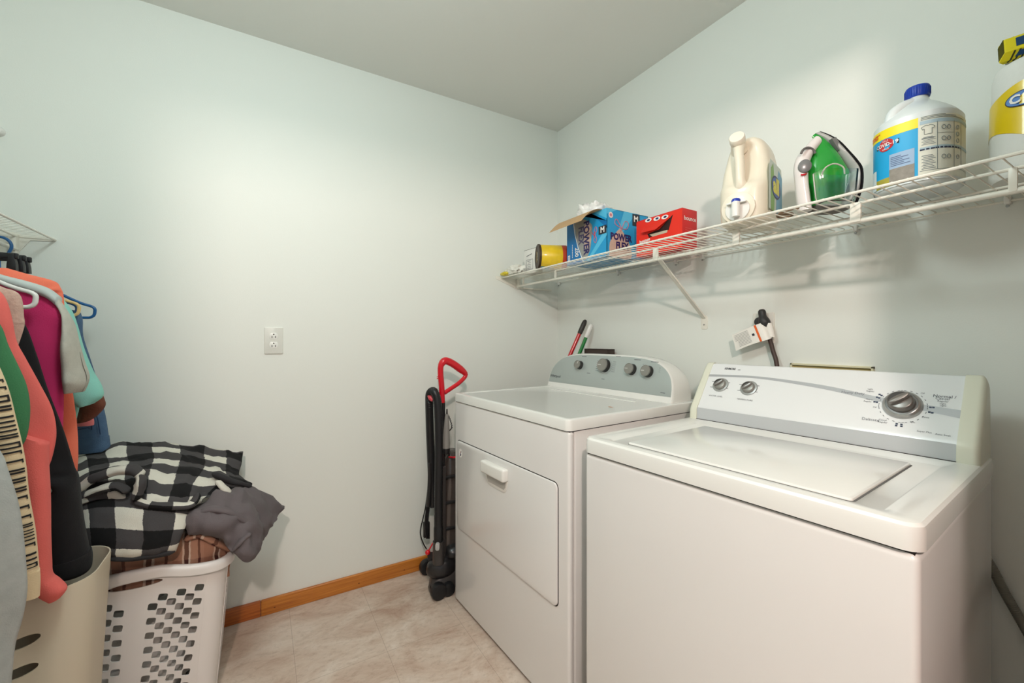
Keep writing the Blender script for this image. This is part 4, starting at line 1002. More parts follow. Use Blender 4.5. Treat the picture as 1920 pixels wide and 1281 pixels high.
for v in (.12, .2, .28, .36, .44, .52, .6, .68, .76, .84): strip(12, 17 if v < .5 else 16, mat('tag_print', (168, 166, 162), .6), .0006, v, v+.028)
strip(10, 11, INKD, .0006, .42, .56)
# loop that goes round the cord
ctr = [onx(1440, 606, RX-.030)-tg, onx(1446, 632, RX-.029)-tg]
secs = []
for c in ctr: secs.append([c+Vector((-.011*math.cos(q), .012*math.sin(q), 0)) for q in [2*PI*k/20 for k in range(20)]])
mb.loft(secs, TW, cap=False); mb.build('tag_paper', t)
# recessed supply box frame above the washer console
a, b = onx(1484, 684), onx(1640, 691)
t = empty('supply_box', 'cream recessed supply box frame on the wall just above the washer console', 'wall box', (RX, (a.y+b.y)/2, b.z-.12))
w_ = (a.y-b.y)/2; hz = .125
mb = MB(); g = plane_map((0, 0, 0), (0, -1, 0), (0, 0, 1), (-1, 0, 0)); CR2 = mat('frame_cream', (214, 208, 176), .5)
for lo, hi in (((-w_, hz-.006), (w_, hz)), ((-w_, 0), (w_, .006)), ((-w_, 0), (-w_+.006, hz)), ((w_-.006, 0), (w_, hz))):
    mb.prism([(lo[0], lo[1]), (hi[0], lo[1]), (hi[0], hi[1]), (lo[0], hi[1])], g, 0, .010, CR2, .001)
mb.build('frame', t)
mb = MB(); mb.prism([(-w_+.006, .006), (w_-.006, .006), (w_-.006, hz-.006), (-w_+.006, hz-.006)], g, .0, .002, mat('box_shade_olive', (176, 160, 104), .6)); mb.build('back_plate', t)  # olive tone paints the shaded inside of the wall box
# drain hose to the right of the washer
HG = mat('hose_grey', (120, 118, 108), .5); off = Vector((1.53, .30, .40))
mb = MB(); pts = crom([(1.50, .38, .80), (1.515, .33, .70), (1.535, .287, .623), (1.535, .260, .560), (1.535, .225, .485), (1.535, .17, .36), (1.53, .10, .20), (1.52, .04, .06), (1.50, .0, .02)], 40)
rs = [.0095+.0007*(i % 2) for i in range(len(pts))]; mb.tube(pts, rs, HG, 14)
shift(mb, off).build('drain_hose', loc=None, label='ribbed grey drain hose sloping down the wall beside the washer', category='hose').location = off

# ================================================================== UPRIGHT VACUUM
VO = Vector((.72, 1.86, 0))
va = empty('upright_vacuum', 'black upright vacuum with red D-shaped handle standing in the corner beside the dryer', 'vacuum cleaner', VO)
def vp(px, py, y): return ony(px, py, y)-VO
VB = mat('vac_black', (34, 33, 34), .35, coat=.2); VG = mat('vac_grey', (62, 58, 56), .38); VS = mat('smoky_tank', (70, 62, 58), .15, coat=.5)
# floor head: along +x behind the dryer corner line
mb = MB(); secs = []
for x, y0, y1, zt_ in crom([(-.062, 1.80, 1.85, .045), (-.045, 1.795, 1.88, .075), (-.015, 1.795, 1.93, .105), (.03, 1.795, 1.99, .12), (.08, 1.80, 2.01, .13), (.13, 1.81, 2.0, .12), (.16, 1.83, 1.98, .09)], 3):
    y0 -= 1.86; y1 -= 1.86; secs.append([Vector((x, y, z)) for y, z in [(y0+.01, .014), (y0, .03), (y0+.004, zt_*.7), (y0+.03, zt_), ((y0+y1)/2, zt_*1.04), (y1-.03, zt_), (y1-.004, zt_*.7), (y1, .03), (y1-.01, .014)]])
mb.loft(secs, VG); mb.build('floor_head', va, sharp=50)
for px, py, y, r in ((822, 1100, 1.785, .036), (800, 1052, 2.005, .036), (840, 1078, 1.79, .03)):
    c = vp(px, py, y); c.z = r; mb = MB(); M = Matrix.Translation(c) @ Matrix.Rotation(R(90), 4, 'X')
    mb.lathe([(r*.75, -.018), (r*.95, -.016), (r, -.010), (r, .012), (r*.95, .016), (r*.7, .019), (0, .018)], BLK, M, 28); mb.build('wheel', va)
# neck hood over the front wheel
mb = MB(); blob(mb, (.0, -.025, .115), (.075, .05, .055), VB, .06, 2, 3, 16); mb.build('motor_cover', va, sharp=60)
mb = MB(); blob(mb, (.055, -.03, .175), (.05, .045, .035), VB, .05, 2, 5, 14); mb.build('pivot_cover', va, sharp=60)
# main body: smoky tank column
mb = MB(); secs = []
for z, x0, x1, y0, y1 in crom([(.13, .0, .13, -.03, .09), (.25, -.005, .15, -.035, .10), (.40, .0, .16, -.035, .11), (.52, .01, .15, -.03, .10), (.60, .02, .13, -.02, .09), (.63, .04, .10, -.0, .07)], 4):
    cx, cy, rx, ry = (x0+x1)/2, (y0+y1)/2, (x1-x0)/2, (y1-y0)/2
    secs.append([Vector((cx+rx*math.copysign(abs(math.cos(q))**.7, math.cos(q)), cy+ry*math.copysign(abs(math.sin(q))**.7, math.sin(q)), z)) for q in [2*PI*k/24 for k in range(24)]])
mb.loft(secs, VS); tank = mb.build('dust_tank', va, sharp=50)
mb = MB()
for z in (.28, .40, .52): mb.box((-.012, -.043, z), (.10, -.030, z+.012), VB, .003)
mb.box((-.012, -.045, .14), (.012, -.028, .58), VG, .004); mb.build('tank_ribs', tank)
# pole and red handle
hy = 1.845
mb = MB(); mb.tube([vp(831, 752, hy), vp(830, 900, hy), vp(829, 1000, hy)], .0095, BLK, 12); mb.build('pole', va)
mb = MB(); dpts = crom([tuple(vp(px, py, y_)) for px, py, y_ in ((829, 755, hy), (828, 725, hy), (826, 700, hy), (827, 685, hy), (834, 677, hy), (845, 680, hy+.005), (860, 690, hy+.01), (873, 703, hy+.015), (862, 717, hy+.01), (848, 727, hy+.005), (833, 737, hy))], 5)
nd = len(dpts); rs = [.0135 if i < nd*.32 else (.0175 if i < nd*.66 else .010) for i in range(nd)]; rs = [sum(rs[max(0, i-2):i+3])/len(rs[max(0, i-2):i+3]) for i in range(nd)]
mb.tube(dpts, rs, RED, 14); q = vp(819, 707, hy); mb.tube([vp(825, 706, hy), q], .002, RED, 6); mb.tube([vp(825, 709, hy), vp(819, 710, hy)], .002, RED, 6)
mb.build('grip_handle', va, label='glossy red D-shaped handle', sharp=60)
# hose: ribbed loop
def ribbed(mb, pts, r, m, step=.006):
    P_ = [Vector(p) for p in pts]; L = [0]
    for i in range(1, len(P_)): L.append(L[-1]+(P_[i]-P_[i-1]).length)
    n = int(L[-1]/step*2); out = []; rs = []; j = 0
    for k in range(n+1):
        s_ = L[-1]*k/n
        while j < len(L)-2 and L[j+1] < s_: j += 1
        out.append(P_[j].lerp(P_[j+1], (s_-L[j])/max(1e-9, L[j+1]-L[j]))); rs.append(r*(1 if k % 2 else .86))
    mb.tube(out, rs, m, 16)
mb = MB(); fy = 1.80
ribbed(mb, crom([tuple(vp(px, py, y_)) for px, py, y_ in ((822, 1002, 1.80), (822, 930, fy), (823, 850, fy), (822, 790, fy), (820, 752, fy+.003), (814, 735, fy+.015), (807, 737, fy+.05), (805, 752, fy+.08), (806, 800, fy+.10), (808, 850, fy+.11), (810, 900, fy+.11), (812, 950, fy+.11))], 8), .0198, mat('hose_black', (30, 30, 32), .38), .007)
mb.build('hose', va, sharp=80)
mb = MB(); c = vp(822, 1002, 1.80); mb.lathe([(.019, -.045), (.021, -.02), (.021, .03), (.018, .04)], BLK, Matrix.Translation(c), 20); mb.lathe([(.026, -.13), (.025, -.03)], VG, Matrix.Translation(c), 20)
mb.build('hose_cuff', va)
g = plane_map(vp(820, 1026, 1.765), (math.cos(YAW), -math.sin(YAW), 0), (0, 0, 1), (-math.sin(YAW), -math.cos(YAW), 0)); mb = MB(); mb.prism(rrect(-.009, -.016, .009, .016, .0085, 5), g, -.012, .003, mat('latch_silver', (176, 174, 172), .35), .002); mb.build('latch', va, label='pale grey oval latch')
mb = MB(); q = vp(802, 1036, 1.86); blob(mb, q, (.012, .012, .012), RED, .0, 1, 1, 10); mb.tube([q, vp(812, 1018, 1.87)], .003, RED, 6); mb.build('release_button', va, label='red release button')
mb = MB(); mb.tube([vp(804, 739, 1.86), vp(808, 747, 1.83), vp(812, 751, 1.82)], [.010, .012, .008], mat('hook_red', (206, 70, 80), .35), 10); mb.build('hose_hook', va, label='pinkish red hose hook')
# grey hand tool with coiled lead
mb = MB(); c1, c0_ = vp(838, 770, 1.825), vp(836, 850, 1.825); d = c1-c0_; L_ = d.length; M = Matrix.Translation(c0_) @ d.to_track_quat('Z', 'X').to_matrix().to_4x4()
mb.lathe([(.017, .02), (.018, .045), (.0155, .08), (.0125, .13), (.009, L_*.86), (.007, L_*.92)], mat('tool_grey', (140, 136, 130), .35), M, 20); mb.lathe([(.0175, 0), (.0185, .004), (.0185, .022), (.017, .024)], BLK, M, 20); mb.lathe([(.005, L_*.9), (.003, L_*1.04)], VG, M, 10)
mb.build('hand_tool', va, label='grey tapered hand tool')
mb = MB(); pts = []
base = crom([tuple(vp(px, py, 1.825)) for px, py in ((841, 780), (845, 790), (847, 802), (842, 808))], 12)
for i, p in enumerate(base): pts.append(Vector(p)+Vector((math.cos(i*1.6)*.003, math.sin(i*1.6)*.003, 0)))
mb.tube(pts, .002, BLK, 6); mb.build('coiled_lead', va)
# power cord bundle on the left
for k in range(4):
    o_ = .004*k; mb = MB()
    mb.tube(crom([tuple(vp(px+k*1.6, py, 1.93+o_)) for px, py in ((806, 880), (804, 915), (800, 950), (797, 985), (800, 1010))], 5), .0035, BLK, 8); mb.build('cord_strand', va)
mb = MB(); mb.tube(crom([tuple(vp(px, py, 1.96)) for px, py in ((804, 900), (798, 950), (789, 990), (789, 1005), (794, 1020), (800, 1030))], 6), .003, BLK, 8); mb.build('cord_loop', va)
mb = MB(); mb.box(vp(796, 1000, 1.95)-Vector((.006, .01, .02)), vp(802, 978, 1.95)+Vector((.008, .01, .0)), VB, .003); mb.build('cord_plug', va)
mb = MB(); mb.tube([vp(806, 868, 1.90), vp(806, 905, 1.90), vp(803, 950, 1.90)], [.008, .011, .009], VB, 12); mb.build('side_bracket', va)
mb = MB(); a_, b_ = vp(850, 858, 1.80), vp(842, 857, 1.84); mb.tube([b_, a_, a_+Vector((.05, 0, 0))], .004, RED, 8); mb.build('carry_latch', va, label='red latch')
mb = MB(); mb.loft([[vp(px+dx, py, y_) for dx, y_ in ((-6, 1.86), (6, 1.86), (6, 1.90), (-6, 1.90))] for px, py in ((806, 1035), (812, 1070), (820, 1090))], VG); mb.build('side_arm', va)

# ================================================================== CLOTHES
def cloth_mat(name, rgb, var=.06, vs=14, bump=.35): return mat(name, rgb, .92, bump=bump, bscale=420, var=var, vscale=vs, sheen=.03)
def garment_loft(mb, rows, y, m, folds=.004, nf=5, seed=0, k=5, n=36, yoff=None):
    """rows: (xL or (pxL,), pxR, py, half thickness [, pyL]); world section between L and R at depth y"""
    ctl = []
    for r in rows:
        dy = r[4] if len(r) > 4 else 0
        Rp = ony(r[1], r[2], y+dy)
        if isinstance(r[0], tuple): Lp = ony(r[0][0], r[0][1] if len(r[0]) > 1 else r[2], y+dy)
        else: Lp = Vector((r[0], y+dy, Rp.z))
        ctl.append((*Lp, *Rp, r[3]))
    ctl = crom(ctl, k); secs = []; N = len(ctl)
    for i, c in enumerate(ctl):
        Lp, Rp, th_ = Vector(c[:3]), Vector(c[3:6]), c[6]; mid = (Lp+Rp)/2; hx = (Rp-Lp)/2; w_ = hx.length; sec = []
        for j in range(n):
            q = 2*PI*j/n; cc, ss = math.cos(q), math.sin(q); cc = math.copysign(abs(cc)**.85, cc)
            s_ = cc*w_*nf*14
            fo = folds*(math.sin(s_+seed+.8*math.sin(i*.13+seed))+.6*noise.noise(Vector((cc*w_*22+seed, i*.16, seed))))*min(1, 3*i/N+.15)
            sec.append(mid+hx*cc+Vector((0, -1, 0))*(ss*th_+fo*(1 if abs(cc) < .96 else .2)))
        secs.append(sec)
    mb.loft(secs, m); return secs
def gthing(name, label, cat, y, group='clothes hanging from the left rod'):
    return empty(name, label, cat, (XR, y, 1.466), 0, group)
def fin(mb, name, t, **k): return shift(mb, t.location).build(name, t, sharp=75, **k)
# heather grey sweatshirt, nearest
t = gthing('sweatshirt', 'heather grey sweatshirt, the nearest of the hanging clothes', 'sweatshirt', 1.08)
GH = cloth_mat('heather_grey', (172, 172, 168), .16, 60); mb = MB()
garment_loft(mb, [(-.80, -330, 560, .015), (-.92, -160, 640, .03), (-.93, -60, 760, .035), (-.93, 0, 845, .035), (-.93, 15, 880, .035), (-.93, 33, 936, .035), (-.93, 43, 992, .035), (-.93, 49, 1057, .035), (-.93, 51, 1107, .035), (-.93, 43, 1156, .034), (-.92, 30, 1202, .032), (-.92, 25, 1238, .03), (-.91, 20, 1290, .028), (-.91, 12, 1340, .026)], 1.08, GH, .006, 4, 1)
fin(mb, 'body', t)
# cream sleeve with black lettering
t = gthing('long_sleeve_shirt', 'cream long-sleeve shirt with stretched black lettering down the sleeve', 'shirt', 1.15)
CM = cloth_mat('cream_knit', (222, 196, 158)); mb = MB()
Rr = [(-60, 560), (-25, 640), (0, 693), (16, 733), (29, 786), (40, 831), (48, 878), (53, 926), (62, 975), (67, 1008), (72, 1057), (73, 1068)]
rows = [((px-95, py+12), px, py, .022) for px, py in Rr]
sec_c = garment_loft(mb, rows, 1.15, CM, .0015, 2, 3)
garment_loft(mb, [((-20, 1070), 74, 1068, .022), ((-18, 1090), 75, 1092, .021), ((-16, 1122), 74, 1118, .019)], 1.15, CM, .001, 2, 3)
sl = fin(mb, 'sleeve', t); mb = MB()
garment_loft(mb, [(-.78, -330, 560, .012), (-.92, -140, 640, .02), (-.92, -80, 760, .022), (-.92, -60, 900, .022), (-.92, -55, 1050, .022)], 1.16, CM, .003, 3, 5); fin(mb, 'body', t)
# printed strokes mapped onto the sleeve surface
mb = MB(); n = 36; NS = len(sec_c)
def surf_c(u, v):
    """u 0..1 across the front (left->right), v 0..1 along; front faces the camera"""
    i = max(0, min(NS-1.001, v*(NS-1))); i0 = int(i); f_ = i-i0; j = (1-u)*(n/2); j0 = int(j); g_ = j-j0
    def P_(a, b): return sec_c[a][b % n]
    return (P_(i0, j0).lerp(P_(i0, j0+1), g_)).lerp(P_(i0+1, j0).lerp(P_(i0+1, j0+1), g_), f_)+Vector((.0010, -.0016, 0))
def bar(u0, v0, u1, v1):
    q = [surf_c(u0+(u1-u0)*i/8, b) for b in (v0, v1) for i in range(9)]; mb.add(q, [[i, i+1, i+10, i+9] for i in range(8)], INKB)
INKB = mat('black_print', (24, 22, 24), .8); random.seed(3)
v = .22
while v < .92:
    w_ = .0062; a0 = .38; a1 = .95
    kind = random.choice('ABCD'); bar(a0, v, a1, v+w_)
    if kind in 'AC': bar(a0, v+.016, a1, v+.016+w_); bar(a0 if kind == 'A' else a1-.05, v, (a0 if kind == 'A' else a1-.05)+.06, v+.016+w_)
    if kind == 'B': bar(a0, v+.014, a0+.2, v+.014+w_); bar(a1-.05, v, a1, v+.014)
    if kind == 'D': bar(a0+.15, v+.010, a1, v+.010+w_)
    v += .032
fin(mb, 'sleeve_lettering', t)
# green
t = gthing('pullover', 'moss green fleece pullover with rounded sleeve between cream and coral', 'pullover', 1.20); mb = MB()
garment_loft(mb, [(-.78, -300, 460, .012), (-.9, -120, 520, .025), (-.9, -40, 570, .032), (-.9, 0, 608, .027), (-.9, 16, 648, .028), (-.9, 34, 685, .028), (-.9, 50, 722, .028), (-.88, 57, 762, .027), (-.86, 54, 804, .03), (-.84, 44, 833, .022), (-.82, 20, 852, .012)], 1.216, cloth_mat('moss_green', (62, 120, 78)), .003, 3, 6); fin(mb, 'body', t)
# coral hoodie
CO = cloth_mat('coral_fleece', (226, 104, 96)); t = gthing('hoodie', 'coral pink hoodie with long sleeve hanging over the hamper rim', 'hoodie', 1.27); mb = MB()
garment_loft(mb, [(-.80, -120, 470, .01), (-.92, -30, 528, .018), (-.92, 0, 546, .024), (-.92, 14, 566, .028), (-.92, 24, 600, .030), (-.92, 32, 640, .030), (-.92, 48, 671, .030), (-.92, 74, 719, .030), (-.92, 96, 762, .030), (-.92, 105, 799, .030), (-.90, 103, 835, .028), (-.88, 88, 880, .022), (-.86, 50, 905, .012)], 1.275, CO, .005, 4, 2)
fin(mb, 'body', t); mb = MB()
garment_loft(mb, [((10, 800), 92, 830, .026), ((20, 860), 91, 870, .026), ((28, 910), 94, 919, .026), ((34, 985), 95, 992, .026), ((38, 1050), 97, 1050, .026), ((50, 1085), 99, 1078, .026), ((62, 1106), 112, 1090, .026), ((76, 1120), 125, 1104, .022), ((90, 1131), 112, 1122, .012)], 1.262, CO, .004, 4, 5); fin(mb, 'sleeve', t)
# fleecy beige
t = gthing('fleece_top', 'fuzzy pinkish beige fleece top just behind the coral hoodie', 'top', 1.335); mb = MB()
garment_loft(mb, [(-.78, -60, 500, .010), (-.9, 0, 536, .02), (-.9, 26, 545, .022), (-.9, 38, 554, .024), (-.9, 43, 569, .025), (-.9, 45, 593, .025), (-.9, 46, 612, .022), (-.88, 30, 660, .015)], 1.335, mat('teddy_fleece', (196, 164, 148), .95, bump=1.0, bscale=150, var=.25, vscale=110), .002, 3, 3); fin(mb, 'body', t)
# black sweatshirt
BC_ = cloth_mat('black_cotton', (15, 12, 15), .1); t = gthing('sweatshirt', 'black sweatshirt with wide sleeve dipping into the beige hamper', 'sweatshirt', 1.40); mb = MB()
garment_loft(mb, [(-.80, -20, 520, .008), (-.9, 20, 576, .022), (-.9, 48, 610, .028), (-.9, 69, 666, .030), (-.88, 88, 725, .032), (-.86, 106, 772, .034), (-.84, 122, 815, .036), (-.80, 138, 868, .038), ((70, 900), 146, 895, .040), ((84, 948), 151, 945, .040), ((92, 1000), 158, 992, .040), ((98, 1050), 166, 1030, .040), ((100, 1064), 168, 1048, .038)], 1.395, BC_, .004, 3, 8); fin(mb, 'body', t)
mb = MB(); garment_loft(mb, [((97, 1050), 170, 1032, .045), ((95, 1062), 172, 1044, .047), ((97, 1078), 171, 1062, .046), ((103, 1082), 168, 1068, .036)], 1.395, BC_, .001, 2, 8); fin(mb, 'folded_cuff', t)
# raglan tee
t = gthing('raglan_tee', 'magenta raglan tee with heather grey short sleeve on a white hanger', 'shirt', 1.52)
MG = cloth_mat('magenta_jersey', (196, 42, 98)); GS_ = cloth_mat('sleeve_grey', (184, 180, 168), .14, 70); mb = MB()
garment_loft(mb, [(-.74, 16, 532, .006), (-.86, 45, 538, .012), (-.92, 75, 548, .018), (-.92, 103, 562, .022), (-.92, 127, 593, .026), (-.92, 117, 622, .028), (-.92, 114, 666, .03), (-.92, 118, 711, .03), (-.92, 120, 746, .03), (-.92, 119, 790, .03), (-.92, 116, 850, .03), (-.92, 114, 900, .028)], 1.52, MG, .006, 3, 4); fin(mb, 'body', t)
mb = MB(); garment_loft(mb, [((100, 566), 110, 559, .008), ((118, 592), 127, 585, .016), ((120, 618), 139, 610, .024), ((117, 650), 148, 645, .028), ((117, 685), 156, 682, .030), ((118, 708), 164, 706, .031), ((121, 722), 162, 722, .030), ((124, 737), 155, 735, .024)], 1.512, GS_, .011, 8, 9); fin(mb, 'sleeve', t, label='heather grey short sleeve')
mb = MB(); garment_loft(mb, [((-60, 508), -40, 494, .01), ((0, 530), 0.5, 514, .014), ((45, 545), 50, 527, .018), ((85, 558), 90, 540, .02), ((108, 575), 113, 556, .02)], 1.515, mat('yoke_grey', (186, 192, 188), .9, var=.08, vscale=60), .001, 2, 2); fin(mb, 'shoulder_yoke', t, label='pale grey shoulder yoke')
# orange-coral tee
t = gthing('tee_shirt', 'bright orange-coral tee shirt showing above the magenta shoulder', 'shirt', 1.60); mb = MB()
garment_loft(mb, [((-20, 502), 14, 503, .006), ((-60, 520), 52, 514, .014), ((-80, 535), 101, 527, .02), ((-80, 545), 114, 540, .022), (-.9, 120, 560, .024), (-.9, 124, 620, .026), (-.9, 132, 700, .026), (-.9, 144, 790, .026), (-.9, 147, 850, .026), (-.9, 144, 892, .024), (-.9, 140, 905, .02)], 1.60, cloth_mat('orange_coral', (244, 124, 96)), .004, 4, 2); fin(mb, 'body', t)
# mint tee
MI = cloth_mat('mint_jersey', (142, 206, 192)); t = gthing('tee_shirt', 'mint green tee shirt with boxy short sleeve', 'shirt', 1.66); mb = MB()
garment_loft(mb, [((40, 540), 108, 551, .008), ((20, 560), 121, 563, .018), (-.9, 130, 600, .022), (-.9, 137, 660, .025), (-.9, 146, 730, .026), (-.9, 149, 762, .026), (-.9, 144, 785, .026), (-.9, 139, 815, .026), (-.9, 134, 852, .025), (-.9, 128, 890, .022)], 1.665, MI, .004, 4, 7); fin(mb, 'body', t)
mb = MB(); garment_loft(mb, [((105, 556), 112, 553, .010), ((110, 580), 134, 583, .022), ((116, 610), 144, 610, .028), ((122, 650), 157, 655, .032), ((128, 690), 173, 695, .034), ((124, 725), 189, 722, .036), ((120, 742), 193, 743, .037), ((150, 764), 175, 757, .030)], 1.655, MI, .003, 4, 3); fin(mb, 'sleeve', t)
# brown sleeve
t = gthing('suede_top', 'dark brown top whose sleeve end shows below the mint sleeve', 'top', 1.74); mb = MB()
garment_loft(mb, [((100, 600), 130, 600, .012), ((130, 690), 172, 690, .024), ((147, 750), 194, 745, .028), ((148, 765), 197, 762, .028), ((146, 784), 182, 780, .026), ((146, 793), 168, 789, .02)], 1.74, mat('brown_suede', (112, 62, 44), .9, var=.2, vscale=70, bump=.5), .003, 4, 2); fin(mb, 'sleeve', t)
t = gthing('pink_top', 'light pink top of which only a strip of hem shows above the denim', 'top', 1.79); mb = MB()
garment_loft(mb, [((90, 640), 135, 640, .01), ((110, 740), 160, 740, .016), ((130, 785), 175, 784, .018), ((140, 799), 176, 797, .016)], 1.79, cloth_mat('light_pink', (246, 138, 140)), .002, 4, 2); fin(mb, 'hem', t)
# denim shorts/jeans
DE = mat('denim', (78, 104, 134), .85, bump=.6, bscale=500, var=.25, vscale=45); t = gthing('denim_jeans', 'faded blue denim jeans folded over the hanger nearest the wall', 'jeans', 1.88); mb = MB()
garment_loft(mb, [((95, 578), 150, 583, .010), ((90, 610), 155, 600, .018), ((95, 640), 156, 630, .02), ((100, 680), 169, 672, .02), ((100, 720), 181, 710, .022), ((100, 760), 192, 755, .024), ((100, 790), 199, 785, .026), ((100, 815), 203, 811, .026), ((100, 840), 206, 834, .026), ((103, 850), 207, 842, .025)], 1.88, DE, .003, 3, 3); fin(mb, 'leg', t)
mb = MB(); garment_loft(mb, [((100, 826), 205, 817, .029), ((100, 850), 208, 841, .029), ((103, 853), 207, 845, .026)], 1.88, DE, .001, 3, 3)
ST = mat('denim_seam', (40, 62, 92), .9)
mb.tube([ony(x_, y_, 1.845) for x_, y_ in ((176, 760), (184, 790), (188, 815))], .0016, ST, 6); mb.tube([ony(x_, y_, 1.850) for x_, y_ in ((146, 806), (165, 802), (172, 806), (172, 792))], .0014, ST, 6)
fin(mb, 'turned_hem', t)

# hangers
def hanger(label, y, col, xe=-.482, ztop=1.273, zbar=1.238, r=.0045, hook=None, name='clothes_hanger', zn=1.385):
    xc = XR; half = xe-xc; t = empty(name, label, 'hanger', (xc, y, 1.466), 0, 'plastic hangers on the left rod')
    m = mat('hanger_'+str(col), col, .35, coat=.3); mb = MB(); pts = []
    for s_ in (1, -1):
        seq = [(0, zn), (half*.35, zn-.035), (half*.8, ztop+.018), (half-.006, ztop+.002), (half, (ztop+zbar)/2+.004), (half-.008, zbar+.003), (half*.8, zbar), (0, zbar)]
        seq = crom(seq, 4); pts += [(s_*a, 0, b-1.466) for a, b in (seq if s_ == 1 else seq[::-1][1:-1])]
    mb.tube(pts, r, m, 10, closed=True); mb.build('frame', t, sharp=60)
    mb = MB(); hr_ = .026; hp = [(0, 0, zn-1.466-.002), (0, 0, -.048), (hr_*.6, 0, -.036)]
    hp += [(hr_*math.cos(R(a)), 0, -.008+hr_*math.sin(R(a))*1.05) for a in range(-30, 211, 20)]
    hm = mat('hanger_'+str(hook), hook, .4) if hook else m
    mb.tube(crom(hp, 3), r*.95, hm, 8); mb.build('hook', t, sharp=60); return t
hanger('blue plastic hanger closest to the wall, holding denim', 1.945, (24, 92, 150))
hanger('pale yellow plastic hanger end poking out behind the mint shoulder', 1.80, (226, 190, 128))
hanger('dark blue plastic hanger just behind the yellow one', 1.85, (34, 72, 118), xe=-.50)
hanger('white plastic hanger with its end over the magenta tee', 1.465, (226, 222, 216), xe=-.468, ztop=1.276, zbar=1.243, r=.0052)
hanger('bright blue hanger whose hook shows below the closet shelf', 1.66, (30, 110, 180), xe=-.56, ztop=1.31, zbar=1.29, r=.0048)
# black clip hangers
for i, (y, xe) in enumerate(((1.695, -.574), (1.725, -.5695), (1.755, -.5685))):
    t = empty('clip_hanger', ('foremost', 'middle', 'rearmost')[i]+' of the three black clip hangers crowded under the closet shelf', 'hanger', (XR, y, 1.466), 0, 'black clip hangers on the left rod')
    zb = 1.395-1.466; mb = MB(); mb.box((-.14, -.005, zb-.008), (xe-XR, .005, zb+.008), BLK, .003); mb.build('bar', t)
    for xx in (-.13, xe-XR-.022):
        mb = MB(); mb.prism([(-.008, 0.006), (.008, .006), (.007, -.004), (.011, -.022), (.012, -.040), (-.012, -.040), (-.011, -.022), (-.008, -.004)], lambda u, v, d=0: Vector((xx+.01+u*.8, -d, zb+v)), -.008, .008, BLK, .002); mb.build('clip', t)
    mb = MB(); hr_ = .024; hp = [(0, 0, zb), (0, 0, -.044), (hr_*.6, 0, -.034)]+[(hr_*math.cos(R(a)), 0, -.008+hr_*math.sin(R(a))) for a in range(-30, 211, 20)]
    mb.tube(crom(hp, 3), .0022, mat('hook_brass', (150, 134, 76), .3, metal=.8) if i == 0 else CHR, 8); mb.build('hook', t)

# ================================================================== HAMPER AND BASKET
HP = mat('hamper_beige', (212, 198, 176), .45, bump=.1, bscale=120)
hx0, hx1, hy0, hy1, hz = -.80, -.330, 1.285, 1.52, .622
hc = Vector(((hx0+hx1)/2, (hy0+hy1)/2, 0)); t = empty('laundry_hamper', 'tall beige plastic hamper with oval finger holes under the hanging clothes', 'hamper', hc)
def hsec(z, ins=0):
    k = .86+.14*z/hz; rx, ry = (hx1-hx0)/2*k-ins, (hy1-hy0)/2*k-ins
    return [Vector((a, b, z)) for a, b in rrect(-rx, -ry, rx, ry, min(rx, ry)*.62, 8)]
holes = [ony(px, py, hy0+.01)-hc for px, py in ((44, 1202), (39, 1258))]
mb = MB(); mb.loft([hsec(0), hsec(.01), hsec(.2), hsec(.4), hsec(hz-.004), hsec(hz, .0005), hsec(hz, .003), hsec(hz-.006, .0035), hsec(.3, .0035), hsec(.012, .0035)], HP)
ham = mb.build('bin', t, sharp=50)
cut = MB()
for h_ in holes: cut.prism(circ(0, 0, .029, 28, .011), plane_map((h_.x, -.14, h_.z), (1, 0, .28), (-.28, 0, 1), (0, 1, 0)), -.06, .08, HP)
for h_ in holes: cut.prism(circ(0, 0, .029, 28, .011), plane_map((h_.x-.20, -.14, h_.z), (1, 0, .28), (-.28, 0, 1), (0, 1, 0)), -.06, .08, HP)
co = cut.build('cutter', t)
def apply_cut(ob, co):
    md = ob.modifiers.new('b', 'BOOLEAN'); md.operation = 'DIFFERENCE'; md.object = co; md.solver = 'EXACT'
    bpy.context.view_layer.update(); dg = bpy.context.evaluated_depsgraph_get(); me = bpy.data.meshes.new_from_object(ob.evaluated_get(dg))
    ob.modifiers.clear(); ob.data = me; bpy.data.objects.remove(co)
    me.polygons.foreach_set('use_smooth', [True]*len(me.polygons)); me.set_sharp_from_angle(angle=R(40))
apply_cut(ham, co)

# white basket with diamond holes
BK = mat('basket_white', (226, 220, 216), .38)
bx0, bx1, by0, by1, bz = -.585, -.088, 1.572, 2.035, .486
bc = Vector(((bx0+bx1)/2, (by0+by1)/2, 0)); t = empty('laundry_basket', 'white plastic laundry basket with diamond holes, heaped with clothes', 'basket', bc)
hw_, hd_ = (bx1-bx0)/2, (by1-by0)/2; CRn = .05
def tap(z): return .84+.16*(z/bz)
P00 = ony(765/2.6625, 800+905/2.6625, by0)-bc; P0L = ony(588/2.6625, 800+943/2.6625, by0)-bc
AX, AZ, BZ = .0310, -.0140, -.0400
q1_ = ony(987/2.6625, 800+1020/2.6625, by0)-bc; AX = (q1_.x-P00.x)/5; AZ = (q1_.z-P00.z)/5
q2_ = ony(738/2.6625, 800+1207/2.6625, by0)-bc; BZ = (q2_.z-P00.z)/4; BX_ = (q2_.x-P00.x)/4
def hole_shape(cx, cz, r=.0115):
    # slightly leaning rounded parallelogram
    base = rrect(-.0112, -.0108, .0112, .0108, .0048, 3); return [(cx+x*.98+.18*z, cz+z*.95-.36*x*0-.25*x) for x, z in base]
def hump(x): return .026/(1+(abs(x-.015)/.115)**5)
